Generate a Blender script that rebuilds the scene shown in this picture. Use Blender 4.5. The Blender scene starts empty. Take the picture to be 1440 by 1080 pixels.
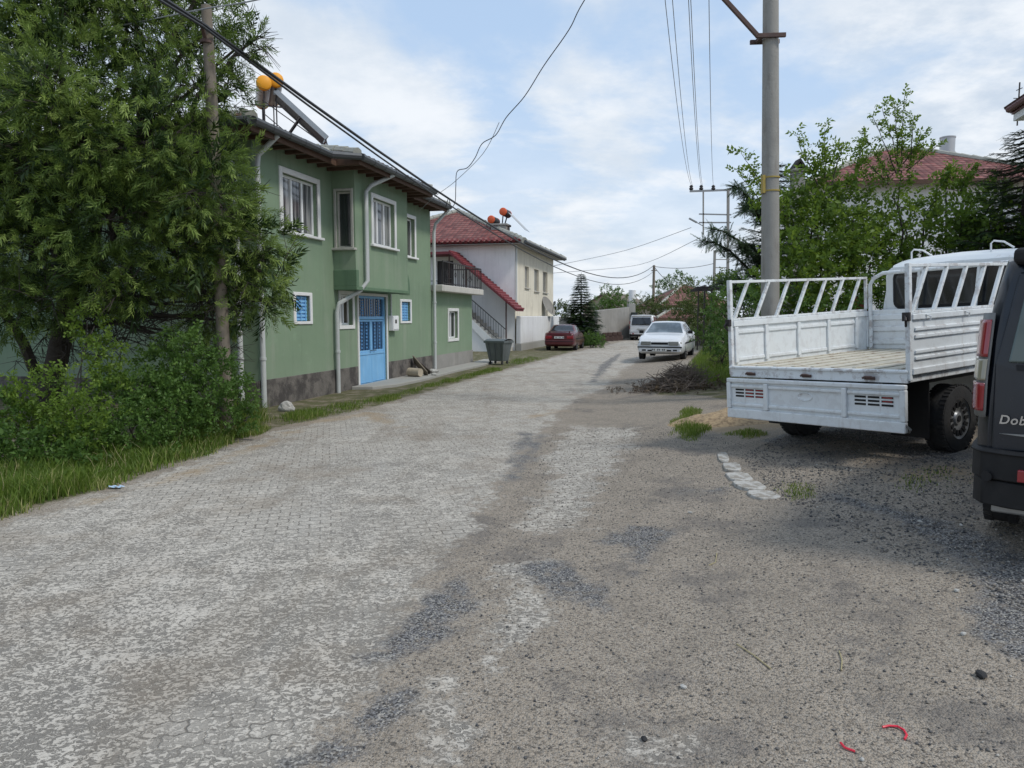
import bpy, bmesh, math, random
import numpy as np
from mathutils import Vector, Matrix

random.seed(7); rng = np.random.default_rng(7)
SC = bpy.context.scene
COL = SC.collection
R = math.radians
CZ = 1.7; F = 1040.0; PITCH = math.atan(95 / 1040)

# ---------------------------------------------------------------- placing helpers
def ray(px, py):
    u = (px - 720) / F; v = (540 - py) / F
    return Vector((u, math.cos(PITCH) + v * math.sin(PITCH), -math.sin(PITCH) + v * math.cos(PITCH)))
def at(px, py, Y):
    d = ray(px, py); t = Y / d.y
    return Vector((d.x * t, Y, CZ + d.z * t))
def gh(x, y):
    x = np.asarray(x, float); y = np.asarray(y, float)
    x0 = .7 + .22 * np.maximum(0, y - 9)
    t = x - x0
    r = .115 * (np.sqrt(t * t + .25) + t) / 2
    r = .75 * (1 - np.exp(-r / .75))
    return r * np.clip((150 - y) / 80, 0, 1)
def ghf(x, y): return float(gh(x, y))
def gp(px, py, dz=0.0):
    z = 0.0
    for _ in range(12):
        d = ray(px, py); t = (z + dz - CZ) / d.z
        p = (d.x * t, d.y * t); z = .5 * z + .5 * ghf(*p)
    return Vector((p[0], p[1], ghf(*p)))

# ---------------------------------------------------------------- object helpers
def tag(o, label=None, cat=None, group=None, kind=None):
    if label: o['label'] = label
    if cat: o['category'] = cat
    if group: o['group'] = group
    if kind: o['kind'] = kind
    return o
def empty(name, loc=(0, 0, 0), rz=0.0, label=None, cat=None, group=None, mat=None):
    o = bpy.data.objects.new(name, None); COL.objects.link(o)
    o.empty_display_size = .2
    if mat is not None: o.matrix_world = mat
    else:
        o.location = loc; o.rotation_euler = (0, 0, rz)
    return tag(o, label, cat, group)
def kids(o): return [c for c in bpy.data.objects if c.parent == o]
def copy_tree(o, parent=None):
    c = o.copy(); COL.objects.link(c)
    if parent: c.parent = parent
    for ch in kids(o): copy_tree(ch, c)
    return c

class MB:
    """collects shapes for ONE mesh object"""
    def __init__(s): s.v = []; s.f = []; s.mi = []; s.m = 0; s.uv = None
    def add(s, vs, fs):
        b = len(s.v); s.v += [tuple(p) for p in vs]
        for f in fs: s.f.append(tuple(i + b for i in f)); s.mi.append(s.m)
        return s
    def box(s, x0, x1, y0, y1, z0, z1):
        vs = [(x, y, z) for z in (z0, z1) for y in (y0, y1) for x in (x0, x1)]
        return s.add(vs, [(0, 2, 3, 1), (4, 5, 7, 6), (0, 1, 5, 4), (2, 6, 7, 3), (0, 4, 6, 2), (1, 3, 7, 5)])
    def bar(s, a, b, w, h, up=(0, 0, 1)):
        a = Vector(a); b = Vector(b); d = (b - a).normalized(); up = Vector(up)
        if abs(d.dot(up)) > .98: up = Vector((0, 1, 0))
        x = d.cross(up).normalized() * w / 2; y = x.cross(d).normalized() * h / 2
        vs = [p + i * x + j * y for p in (a, b) for j in (-1, 1) for i in (-1, 1)]
        return s.add(vs, [(0, 2, 3, 1), (4, 5, 7, 6), (0, 1, 5, 4), (2, 6, 7, 3), (0, 4, 6, 2), (1, 3, 7, 5)])
    def tube(s, pts, r, n=8, caps=True):
        pts = [Vector(p) for p in pts]; k = len(pts)
        rs = list(r) if hasattr(r, '__len__') else [r] * k
        ref = None; vs = []
        for i, p in enumerate(pts):
            d = (pts[min(i + 1, k - 1)] - pts[max(i - 1, 0)]).normalized()
            if ref is None: ref = d.orthogonal().normalized()
            ref = (ref - d * ref.dot(d))
            if ref.length < 1e-6: ref = d.orthogonal()
            ref.normalize(); q = d.cross(ref)
            for j in range(n):
                a = 2 * math.pi * j / n
                vs.append(p + (ref * math.cos(a) + q * math.sin(a)) * rs[i])
        fs = [(i * n + j, i * n + (j + 1) % n, (i + 1) * n + (j + 1) % n, (i + 1) * n + j) for i in range(k - 1) for j in range(n)]
        if caps: fs += [tuple(reversed(range(n))), tuple((k - 1) * n + j for j in range(n))]
        return s.add(vs, fs)
    def lathe(s, prof, c=(0, 0, 0), ax='z', n=24):
        c = Vector(c); vs = []; k = len(prof)
        for r, h in prof:
            for j in range(n):
                a = 2 * math.pi * j / n; p = (r * math.cos(a), r * math.sin(a), h)
                if ax == 'x': p = (p[2], p[0], p[1])
                elif ax == 'y': p = (p[0], p[2], p[1])
                vs.append(c + Vector(p))
        fs = [(i * n + j, i * n + (j + 1) % n, (i + 1) * n + (j + 1) % n, (i + 1) * n + j) for i in range(k - 1) for j in range(n)]
        return s.add(vs, fs)
    def prism(s, poly, a, b, plane='xz'):
        """polygon in a plane pushed from a to b along the third axis"""
        def P(u, w, t): return {'xz': (u, t, w), 'xy': (u, w, t), 'yz': (t, u, w)}[plane]
        n = len(poly); vs = [P(u, w, a) for u, w in poly] + [P(u, w, b) for u, w in poly]
        return s.add(vs, [tuple(range(n)), tuple(reversed(range(n, 2 * n)))] + [(i, i + n, (i + 1) % n + n, (i + 1) % n) for i in range(n)])
    def grid(s, fn, nu, nv):
        vs = [fn(i / nu, j / nv) for j in range(nv + 1) for i in range(nu + 1)]; w = nu + 1
        return s.add(vs, [(j * w + i, j * w + i + 1, (j + 1) * w + i + 1, (j + 1) * w + i) for j in range(nv) for i in range(nu)])
    def build(s, name, mats, parent=None, smooth=False, bevel=0, seg=2, M=None, fix=True):
        me = bpy.data.meshes.new(name)
        me.from_pydata(s.v, [], s.f)
        if not isinstance(mats, (list, tuple)): mats = [mats]
        for m in mats: me.materials.append(m)
        if len(mats) > 1: me.polygons.foreach_set('material_index', s.mi)
        if M is not None: me.transform(M)
        me.update()
        if fix:
            bm = bmesh.new(); bm.from_mesh(me)
            bmesh.ops.recalc_face_normals(bm, faces=bm.faces); bm.to_mesh(me); bm.free()
        if smooth:
            me.polygons.foreach_set('use_smooth', [True] * len(me.polygons))
            try: me.set_sharp_from_angle(angle=R(38))
            except Exception: pass
        o = bpy.data.objects.new(name, me); COL.objects.link(o)
        if parent: o.parent = parent
        if bevel:
            b = o.modifiers.new('bevel', 'BEVEL'); b.width = bevel; b.segments = seg; b.limit_method = 'ANGLE'
        return o

def explode(o):
    """every loose piece becomes an object of its own with the same name, parent and look"""
    me = o.data; n = len(me.vertices); par = list(range(n))
    def find(i):
        while par[i] != i: par[i] = par[par[i]]; i = par[i]
        return i
    for p in me.polygons:
        a = find(p.vertices[0])
        for v in p.vertices[1:]: par[find(v)] = a
    groups = {}
    for p in me.polygons: groups.setdefault(find(p.vertices[0]), []).append(p.index)
    out = []
    for fs in groups.values():
        vi = {}; 
        for f in fs:
            for v in me.polygons[f].vertices: vi.setdefault(v, len(vi))
        m2 = bpy.data.meshes.new(o.name.split('.')[0]); m2.from_pydata([tuple(me.vertices[v].co) for v in vi], [], [[vi[v] for v in me.polygons[f].vertices] for f in fs])
        for m in me.materials: m2.materials.append(m)
        sm = me.polygons[fs[0]].use_smooth; m2.polygons.foreach_set('use_smooth', [sm] * len(m2.polygons)); m2.update()
        c = bpy.data.objects.new(o.name.split('.')[0], m2); COL.objects.link(c); c.parent = o.parent; out.append(c)
        for md in o.modifiers:
            if md.type == 'BEVEL': b = c.modifiers.new('bevel', 'BEVEL'); b.width = md.width; b.segments = md.segments; b.limit_method = 'ANGLE'
    bpy.data.objects.remove(o); return out

def mesh_np(name, verts, faces4, mat, parent=None, attr=None, uv=None):
    """fast mesh of quads from numpy arrays; attr is one float per vertex ('shade')"""
    me = bpy.data.meshes.new(name)
    nv = len(verts); nf = len(faces4); k = faces4.shape[1]
    me.vertices.add(nv); me.vertices.foreach_set('co', verts.astype(np.float32).ravel())
    me.loops.add(nf * k); me.loops.foreach_set('vertex_index', faces4.astype(np.int32).ravel())
    me.polygons.add(nf); me.polygons.foreach_set('loop_start', np.arange(nf, dtype=np.int32) * k)
    me.polygons.foreach_set('loop_total', np.full(nf, k, np.int32))
    me.update(calc_edges=True)
    if attr is not None:
        a = me.attributes.new('shade', 'FLOAT', 'POINT'); a.data.foreach_set('value', attr.astype(np.float32))
    me.materials.append(mat)
    o = bpy.data.objects.new(name, me); COL.objects.link(o)
    if parent: o.parent = parent
    return o

# ---------------------------------------------------------------- materials
class NT:
    def __init__(s, mat_or_world):
        s.t = mat_or_world.node_tree; s.n = s.t.nodes; s.l = s.t.links
    def put(s, sock, val):
        if isinstance(val, bpy.types.NodeSocket): s.l.new(val, sock)
        elif val is not None: sock.default_value = val
    def node(s, typ, ins=None, **props):
        n = s.n.new(typ)
        for k, v in props.items(): setattr(n, k, v)
        for k, v in (ins or {}).items(): s.put(n.inputs[k], v)
        return n
    def math(s, op, a, b=None, c=None, clamp=False):
        n = s.n.new('ShaderNodeMath'); n.operation = op; n.use_clamp = clamp
        s.put(n.inputs[0], a)
        if b is not None: s.put(n.inputs[1], b)
        if c is not None: s.put(n.inputs[2], c)
        return n.outputs[0]
    def mix(s, f, a, b, typ='MIX'):
        n = s.n.new('ShaderNodeMix'); n.data_type = 'RGBA'; n.blend_type = typ; n.clamp_factor = True
        s.put(n.inputs[0], f)
        for i, v in ((6, a), (7, b)):
            if isinstance(v, (tuple, list)): v = (*v[:3], 1)
            s.put(n.inputs[i], v)
        return n.outputs[2]
    def noise(s, scale, detail=4, rough=.55, vec=None, dist=0, col=False):
        n = s.node('ShaderNodeTexNoise', {'Scale': scale, 'Detail': detail, 'Roughness': rough, 'Distortion': dist})
        if vec is not None: s.l.new(vec, n.inputs['Vector'])
        return n.outputs[1 if col else 0]
    def step(s, x, a, b):
        n = s.n.new('ShaderNodeMapRange'); n.interpolation_type = 'SMOOTHSTEP'
        s.put(n.inputs[0], x); s.put(n.inputs[1], a); s.put(n.inputs[2], b)
        return n.outputs[0]
    def coord(s, which='Object'):
        return s.node('ShaderNodeTexCoord').outputs[which]
    def mapping(s, vec, scale=(1, 1, 1), rot=(0, 0, 0), loc=(0, 0, 0)):
        n = s.node('ShaderNodeMapping', {'Scale': scale, 'Rotation': rot, 'Location': loc}); s.l.new(vec, n.inputs[0]); return n.outputs[0]
    def bump(s, h, strength=.4, dist=.01, normal=None):
        n = s.node('ShaderNodeBump', {'Strength': strength, 'Distance': dist, 'Height': h})
        if normal is not None: s.l.new(normal, n.inputs['Normal'])
        return n.outputs[0]
def newmat(name):
    m = bpy.data.materials.new(name); m.use_nodes = True
    t = NT(m); b = t.n['Principled BSDF']
    return m, t, b
def pmat(name, col, rough=.6, metal=0, var=.12, scale=6, dirt=0, dirtcol=(.12, .09, .06), dscale=3, bump=0, bscale=60, spec=.5, coat=0, streak=False, dlo=.5, dhi=.75):
    m, t, b = newmat(name)
    c = t.coord()
    n = t.noise(scale, 5, .6, c)
    lo = tuple(max(0, x * (1 - var)) for x in col); hi = tuple(min(1, x * (1 + var)) for x in col)
    out = t.mix(n, lo, hi)
    if dirt:
        v = t.mapping(c, (1, 1, .18) if streak else (1, 1, 1))
        d = t.noise(dscale, 7, .68, v)
        f = t.math('MULTIPLY', t.step(d, dlo, dhi), dirt)
        out = t.mix(f, out, dirtcol)
    t.l.new(out, b.inputs['Base Color'])
    b.inputs['Metallic'].default_value = metal
    t.put(b.inputs['Roughness'], t.math('ADD', t.math('MULTIPLY', t.noise(scale * 3, 3, .5, c), .16), rough - .08, clamp=True))
    b.inputs['Specular IOR Level'].default_value = spec
    if coat: b.inputs['Coat Weight'].default_value = coat; b.inputs['Coat Roughness'].default_value = .08
    if bump: t.l.new(t.bump(t.noise(bscale, 4, .6, c), bump, .01), b.inputs['Normal'])
    return m
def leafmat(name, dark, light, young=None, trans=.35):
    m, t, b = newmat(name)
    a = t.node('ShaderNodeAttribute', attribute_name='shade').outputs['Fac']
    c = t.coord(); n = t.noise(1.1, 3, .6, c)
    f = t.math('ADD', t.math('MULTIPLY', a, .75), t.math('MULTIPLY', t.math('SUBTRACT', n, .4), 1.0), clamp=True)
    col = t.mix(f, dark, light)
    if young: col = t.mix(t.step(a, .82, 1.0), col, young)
    t.l.new(col, b.inputs['Base Color']); b.inputs['Roughness'].default_value = .5
    b.inputs['Specular IOR Level'].default_value = .28
    tr = t.node('ShaderNodeBsdfTranslucent'); t.l.new(t.mix(.5, col, (light[0] * 1.3, light[1] * 1.25, light[2])), tr.inputs[0])
    mx = t.node('ShaderNodeMixShader', {0: trans}); t.l.new(b.outputs[0], mx.inputs[1]); t.l.new(tr.outputs[0], mx.inputs[2])
    t.l.new(mx.outputs[0], t.n['Material Output'].inputs[0])
    return m
def glassmat(name, curtain=(.25, .25, .24), dark=(.02, .022, .025), amt=.5, scale=9, spec=.8):
    """window pane: reflective, with a hint of curtain folds behind it"""
    m, t, b = newmat(name)
    v = t.mapping(t.coord(), (scale, scale, .35))
    f = t.math('MULTIPLY', t.step(t.noise(1.0, 3, .6, v), .42, .62), amt)
    t.l.new(t.mix(f, dark, curtain), b.inputs['Base Color'])
    b.inputs['Roughness'].default_value = .06; b.inputs['Specular IOR Level'].default_value = spec
    return m

M = {}
M['white'] = pmat('white_paint', (.72, .72, .70), .5, var=.05, dirt=.35, dirtcol=(.40, .37, .33), dscale=4, streak=True)
M['white_pvc'] = pmat('white_plastic', (.78, .79, .79), .35, var=.04)
M['greyframe'] = pmat('weathered_frame', (.42, .41, .37), .7, var=.2, dirt=.5, dscale=9, dirtcol=(.2, .18, .15))
M['blue'] = pmat('blue_paint', (.19, .44, .72), .5, var=.15, scale=3, dirt=.5, dirtcol=(.34, .55, .74), dscale=5, streak=True)
M['blue_dk'] = pmat('blue_iron', (.07, .22, .46), .5, var=.1)
M['glass'] = glassmat('window_glass')
M['glass_dk'] = glassmat('dark_glass', amt=.15)
M['glass_curt'] = glassmat('curtained_glass', curtain=(.45, .45, .44), dark=(.05, .055, .06), amt=.85, scale=14)
M['glass_brown'] = glassmat('brown_curtain_glass', curtain=(.22, .16, .12), dark=(.04, .035, .03), amt=.9, scale=14)
M['pipe'] = pmat('pvc_pipe', (.50, .52, .51), .45, var=.08, dirt=.4, dirtcol=(.25, .25, .22), dscale=3, streak=True)
M['gutter'] = pmat('tin_gutter', (.085, .09, .095), .5, .4, var=.3, scale=5)
M['eavewood'] = pmat('eave_wood', (.10, .055, .035), .8, var=.4, scale=8)
M['soffit'] = pmat('soffit_boards', (.10, .095, .075), .9, var=.4, scale=5)
M['mortar'] = pmat('mortar', (.33, .33, .29), .95, var=.25, scale=7, bump=.6, bscale=20)
M['plinth'] = pmat('stained_plinth', (.15, .135, .12), .95, var=.45, scale=4, dirt=.85, dirtcol=(.045, .04, .038), dscale=2.2, bump=1, bscale=25, dlo=.42, dhi=.6)
M['concrete'] = pmat('concrete', (.33, .32, .29), .92, var=.2, scale=3, dirt=.5, dirtcol=(.18, .17, .15), dscale=3, bump=.4, bscale=40)
M['concrete_lt'] = pmat('pale_concrete', (.52, .50, .45), .9, var=.15, scale=3, dirt=.5, dirtcol=(.28, .26, .22), dscale=4, streak=True, bump=.3, bscale=30)
M['concwall'] = pmat('rough_concrete_wall', (.27, .26, .24), .95, var=.3, scale=2, dirt=.5, dirtcol=(.16, .15, .13), dscale=1.6, streak=True)
M['iron'] = pmat('black_iron', (.035, .03, .03), .55, .3, var=.3)
M['steel'] = pmat('galvanised_steel', (.30, .31, .31), .4, .7, var=.2)
M['rust'] = pmat('rusty_steel', (.11, .07, .06), .75, .3, var=.4, scale=10, dirt=.6, dirtcol=(.06, .05, .05), dscale=8)
M['rubber'] = pmat('tyre_rubber', (.022, .022, .023), .85, var=.3, dirt=.5, dirtcol=(.10, .09, .075), dscale=8, bump=.5, bscale=40)
M['black'] = pmat('black_plastic', (.011, .011, .012), .65, var=.2, spec=.35, dirt=.15, dirtcol=(.06, .055, .05), dscale=6)
M['under'] = pmat('underbody', (.02, .019, .018), .9, var=.4)
M['hub'] = pmat('hubcap_silver', (.36, .37, .38), .4, .6, var=.1, dirt=.5, dirtcol=(.12, .10, .08), dscale=9)
M['redlamp'] = pmat('red_lamp', (.26, .010, .018), .15, var=.15, spec=.8, coat=.5)
M['clearlamp'] = pmat('clear_lamp', (.26, .235, .165), .15, var=.15, spec=.9, coat=.5)
M['lens'] = pmat('headlight_lens', (.55, .57, .56), .1, .3, var=.15, spec=.9, coat=.6)
M['chrome'] = pmat('chrome', (.6, .6, .6), .2, .9, var=.05)
M['carglass'] = glassmat('vehicle_glass', curtain=(.05, .055, .06), dark=(.012, .013, .015), amt=.6, scale=1.2, spec=.7)
M['orange'] = pmat('orange_cap', (.80, .34, .01), .55, var=.08, dirt=.3, dirtcol=(.6, .25, .02))
M['redorange'] = pmat('red_orange_cap', (.62, .10, .03), .55, var=.08)
M['tankgrey'] = pmat('tank_jacket', (.45, .45, .45), .4, .5, var=.1)
M['wire'] = pmat('cable', (.035, .036, .04), .6, var=.1)
M['wire_lt'] = pmat('pale_cable', (.30, .31, .32), .6, var=.1)
M['wood'] = pmat('weathered_wood', (.20, .17, .135), .9, var=.3, scale=5, dirt=.6, dirtcol=(.06, .048, .038), dscale=6, streak=True, bump=.5, bscale=30)
M['bark'] = pmat('tree_bark', (.055, .045, .038), .95, var=.4, scale=9, bump=.8, bscale=25)
M['twig'] = pmat('dry_twig', (.165, .13, .105), .9, var=.4, scale=3)
M['darktwig'] = pmat('shaded_twig', (.06, .05, .042), .9, var=.4, scale=3)
M['stone'] = pmat('pale_stone', (.42, .41, .38), .9, var=.25, scale=8, dirt=.5, dirtcol=(.2, .19, .17), dscale=7, bump=.8, bscale=18)
M['kerbpaint'] = pmat('whitewashed_kerb', (.46, .45, .42), .9, var=.2, scale=9, dirt=.85, dirtcol=(.22, .195, .16), dscale=14, dlo=.42, dhi=.6, bump=.6, bscale=30)
M['plate'] = pmat('number_plate', (.65, .65, .63), .4, var=.06)
M['platedark'] = pmat('plate_marks', (.05, .05, .05), .5)
M['binmat'] = pmat('galvanised_bin', (.13, .15, .15), .55, .3, var=.25, scale=4, dirt=.6, dirtcol=(.05, .055, .05), dscale=4, streak=True)
M['redplastic'] = pmat('red_plastic', (.65, .02, .05), .4, var=.1)
M['straw'] = pmat('straw', (.36, .31, .17), .8, var=.2)
M['brickred'] = pmat('red_brick', (.25, .075, .045), .9, var=.3, scale=10)

def stucco(name, col, dirtcol, amt=.5, dscale=1.2, streaky=.25, bump=.5):
    m, t, b = newmat(name); c = t.coord()
    n = t.noise(.9, 5, .6, c); st = t.noise(3.2, 5, .65, t.mapping(c, (1, 1, streaky * .35)))
    col1 = t.mix(n, tuple(x * .86 for x in col), tuple(min(1, x * 1.12) for x in col))
    f = t.math('MULTIPLY', t.step(t.math('ADD', t.math('MULTIPLY', st, .6), t.math('MULTIPLY', t.noise(dscale, 5, .6, c), .4)), .47, .70), amt)
    out = t.mix(f, col1, dirtcol)
    z = t.node('ShaderNodeSeparateXYZ', {0: c}).outputs[2]
    st2 = t.noise(7, 4, .7, t.mapping(c, (1, 1, .05), loc=(4, 4, 0)))
    out = t.mix(t.math('MULTIPLY', t.step(st2, .54, .72), .38), out, tuple(x * .62 for x in col))
    pt_ = t.noise(1.9, 6, .72, t.mapping(c, loc=(9, 3, 5)))
    out = t.mix(t.math('MULTIPLY', t.step(pt_, .60, .66), .35), out, tuple(min(1, x * 1.22) for x in col))
    low = t.math('MULTIPLY', t.step(t.math('ADD', z, t.math('MULTIPLY', st, .5)), 1.35, .45), .28)
    out = t.mix(low, out, dirtcol)
    t.l.new(out, b.inputs['Base Color']); b.inputs['Roughness'].default_value = .92
    b.inputs['Specular IOR Level'].default_value = .25
    h = t.math('ADD', t.noise(70, 3, .6, c), t.math('MULTIPLY', t.noise(6, 3, .5, c), 1.2))
    t.l.new(t.bump(h, bump, .006), b.inputs['Normal'])
    return m
M['green'] = stucco('green_stucco', (.205, .28, .188), (.27, .315, .24), .7)
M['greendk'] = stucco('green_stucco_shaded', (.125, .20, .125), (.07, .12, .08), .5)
M['whitewall'] = stucco('white_stucco', (.80, .79, .77), (.64, .63, .61), .45)
M['creamwall'] = stucco('cream_stucco', (.70, .655, .54), (.48, .43, .34), .75)
M['gardenwall'] = stucco('whitewashed_wall', (.74, .74, .74), (.50, .49, .46), .6)
M['beige'] = stucco('beige_stucco', (.42, .36, .28), (.30, .25, .2), .6)

def tilemat(name, base=(.135, .028, .022), pale=(.34, .19, .155), dark=(.04, .012, .010), amt=.5):
    """clay roof tiles laid on a UV map in metres (u along the eave, v up the slope)"""
    m, t, b = newmat(name)
    uv = t.node('ShaderNodeUVMap', uv_map='UVMap').outputs[0]
    s = t.node('ShaderNodeSeparateXYZ', {0: uv})
    u = t.math('DIVIDE', s.outputs[0], .24); v = t.math('DIVIDE', s.outputs[1], .34)
    fu = t.math('FRACT', u); fv = t.math('FRACT', v)
    cell = t.node('ShaderNodeCombineXYZ', {0: t.math('FLOOR', u), 1: t.math('FLOOR', v)})
    wn = t.node('ShaderNodeTexWhiteNoise', {'Vector': cell.outputs[0]}).outputs[0]
    n = t.noise(1.2, 4, .6, t.coord())
    c1 = t.mix(wn, tuple(x * .7 for x in base), tuple(x * 1.35 for x in base))
    worn = t.math('MULTIPLY', t.step(fv, .02, .30), t.step(fv, .62, .40))
    pf = t.math('MULTIPLY', t.math('MULTIPLY', worn, t.step(t.math('ADD', n, t.math('MULTIPLY', wn, .35)), .45, .75)), amt)
    c2 = t.mix(pf, c1, pale)
    sh = t.math('MULTIPLY', t.step(fv, .16, .0), .85)
    gr = t.math('MULTIPLY', t.step(t.math('ABSOLUTE', t.math('SUBTRACT', fu, .5)), .40, .5), .55)
    c3 = t.mix(t.math('MAXIMUM', sh, gr), c2, dark)
    t.l.new(c3, b.inputs['Base Color']); b.inputs['Roughness'].default_value = .75
    hh = t.math('ADD', t.math('MULTIPLY', t.math('SINE', t.math('MULTIPLY', fu, math.pi)), .7), t.math('SUBTRACT', 1.0, fv))
    t.l.new(t.bump(hh, .9, .05), b.inputs['Normal'])
    return m
M['tiles'] = tilemat('clay_tiles')
M['tiles_old'] = tilemat('old_clay_tiles', (.15, .055, .042), (.26, .17, .14), (.05, .03, .025), .4)
M['tiles_brown'] = tilemat('brown_tiles', (.15, .12, .09), (.26, .23, .18), (.07, .055, .04), .5)

def truckmat():
    m, t, b = newmat('truck_white'); c = t.coord()
    n = t.noise(3, 5, .6, c)
    col = t.mix(n, (.64, .68, .69), (.78, .80, .81))
    grime = t.noise(2.4, 8, .72, t.mapping(c, (1, 1, .5)))
    col = t.mix(t.math('MULTIPLY', t.step(grime, .56, .76), .20), col, (.42, .39, .33))
    chips = t.noise(17, 5, .75, c)
    col = t.mix(t.math('MULTIPLY', t.step(chips, .70, .73), .8), col, (.13, .07, .045))
    run = t.noise(11, 4, .65, t.mapping(c, (1, 1, .07)))
    col = t.mix(t.math('MULTIPLY', t.step(run, .60, .74), .35), col, (.33, .24, .17))
    geo = t.node('ShaderNodeNewGeometry').outputs['Pointiness']
    col = t.mix(t.math('MULTIPLY', t.step(geo, .53, .60), t.math('MULTIPLY', t.step(t.noise(9, 4, .7, c), .48, .62), .6)), col, (.16, .09, .06))
    t.l.new(col, b.inputs['Base Color']); b.inputs['Roughness'].default_value = .42
    t.l.new(t.bump(t.noise(12, 4, .6, c), .25, .01), b.inputs['Normal'])
    return m
M['truck'] = truckmat()
M['bedfloor'] = pmat('worn_bed_floor', (.50, .47, .39), .7, var=.2, scale=5, dirt=.75, dirtcol=(.22, .14, .09), dscale=6, dlo=.5, dhi=.66, bump=.4, bscale=15)
M['navy'] = pmat('dusty_navy_paint', (.006, .009, .015), .3, var=.3, coat=.3, spec=.4, dirt=.06, dirtcol=(.10, .095, .085), dscale=3, streak=True)
M['carred'] = pmat('dark_red_paint', (.085, .010, .016), .3, var=.15, coat=.6, dirt=.3, dirtcol=(.2, .08, .07), dscale=3)
M['carwhite'] = pmat('white_car_paint', (.66, .68, .70), .3, var=.04, coat=.5, dirt=.25, dirtcol=(.4, .38, .33), dscale=3)
M['vanwhite'] = pmat('white_van_paint', (.68, .69, .70), .35, var=.04, coat=.4, dirt=.2, dirtcol=(.4, .38, .33), dscale=3)

M['leafA'] = leafmat('narrow_leaves', (.020, .048, .010), (.19, .28, .06), young=(.29, .38, .10), trans=.4)
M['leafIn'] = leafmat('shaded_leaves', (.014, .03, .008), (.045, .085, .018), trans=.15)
M['leafB'] = leafmat('bramble_leaves', (.03, .075, .015), (.135, .235, .05), young=(.22, .32, .08))
M['leafC'] = leafmat('mulberry_leaves', (.040, .085, .012), (.21, .315, .05), young=(.30, .38, .09), trans=.42)
M['leafD'] = leafmat('spruce_needles', (.012, .032, .012), (.075, .13, .045), trans=.15)
M['leafE'] = leafmat('cedar_needles', (.045, .08, .05), (.15, .22, .13), trans=.25)
M['leafF'] = leafmat('far_leaves', (.035, .06, .015), (.13, .17, .045), trans=.25)
M['grass'] = leafmat('grass_blades', (.06, .115, .015), (.19, .27, .045), young=(.36, .34, .15), trans=.35)
# ================================================================ camera, light, sky
cam = bpy.data.cameras.new('camera'); co = bpy.data.objects.new('camera', cam); COL.objects.link(co)
cam.lens = 26; cam.sensor_width = 36; cam.clip_end = 6000; cam.clip_start = .05
co.location = (0, 0, CZ); co.rotation_euler = (math.pi / 2 - PITCH, 0, 0); SC.camera = co
SC.view_settings.view_transform = 'Standard'; SC.view_settings.look = 'None'; SC.view_settings.exposure = 0

SUN_EL, SUN_AZ = R(52), R(118)      # azimuth from north (+Y) clockwise: behind the camera to the right
sd = Vector((math.sin(SUN_AZ) * math.cos(SUN_EL), math.cos(SUN_AZ) * math.cos(SUN_EL), math.sin(SUN_EL)))
sun = bpy.data.lights.new('sun', 'SUN'); so = bpy.data.objects.new('sun', sun); COL.objects.link(so)
sun.energy = 2.1; sun.angle = R(10); sun.color = (1, .95, .87)
so.rotation_euler = sd.to_track_quat('Z', 'Y').to_euler()

w = bpy.data.worlds.new('World'); SC.world = w; w.use_nodes = True
t = NT(w); bg = t.n['Background']
sky = t.node('ShaderNodeTexSky', sky_type='NISHITA', sun_disc=False, sun_elevation=SUN_EL, sun_rotation=SUN_AZ, air_density=1.0, dust_density=1.2, ozone_density=1.2)
gv = t.coord('Generated')
s3 = t.node('ShaderNodeSeparateXYZ', {0: gv})
zz = t.math('ADD', t.math('MAXIMUM', s3.outputs[2], 0), .22)
flat = t.node('ShaderNodeCombineXYZ', {0: t.math('DIVIDE', s3.outputs[0], zz), 1: t.math('DIVIDE', s3.outputs[1], zz), 2: 0.0}).outputs[0]
fv = t.mapping(flat, (1.0, 1.0, 1.0), loc=(3.1, 1.7, 0))
n1 = t.noise(.85, 7, .58, fv, dist=.35); n2 = t.noise(2.6, 6, .6, fv); n3 = t.noise(.5, 3, .5, t.mapping(flat, loc=(8, 2, 0)))
def bank(px, py, wd, amt):
    d = ray(px, py).normalized()
    dt = t.node('ShaderNodeVectorMath', {0: gv, 1: tuple(d)}, operation='DOT_PRODUCT').outputs['Value']
    return t.math('MULTIPLY', t.step(dt, math.cos(R(wd)), 1.0), amt)
field = t.math('ADD', t.math('MULTIPLY', n1, .8), t.math('MULTIPLY', n2, .2))
for bb in ((480, 190, 13, .13), (700, 260, 13, .10), (930, 250, 12, .06), (1330, 60, 14, .10), (650, 20, 9, -.06), (1200, 160, 9, -.03)): field = t.math('ADD', field, bank(*bb))
cover = t.step(field, .45, .60)
hazef = t.step(s3.outputs[2], .34, .02)
cover = t.math('MAXIMUM', t.math('MULTIPLY', cover, .9), t.math('MULTIPLY', hazef, .82))
bluehaze = t.mix(.66, sky.outputs[0], (4.9, 6.5, 8.7))
ccol = t.mix(t.step(n2, .35, .68), (5.7, 6.3, 7.0), (7.5, 7.75, 8.05))
ccol = t.mix(t.math('MULTIPLY', t.math('MAXIMUM', t.math('MULTIPLY', t.step(n3, .50, .66), .6), t.math('MULTIPLY', bank(1400, 40, 13, 1.0), t.step(n2, .62, .40))), 1.0), ccol, (4.9, 5.6, 6.5))
t.l.new(t.mix(cover, bluehaze, ccol), bg.inputs[0]); bg.inputs[1].default_value = .125

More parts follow.
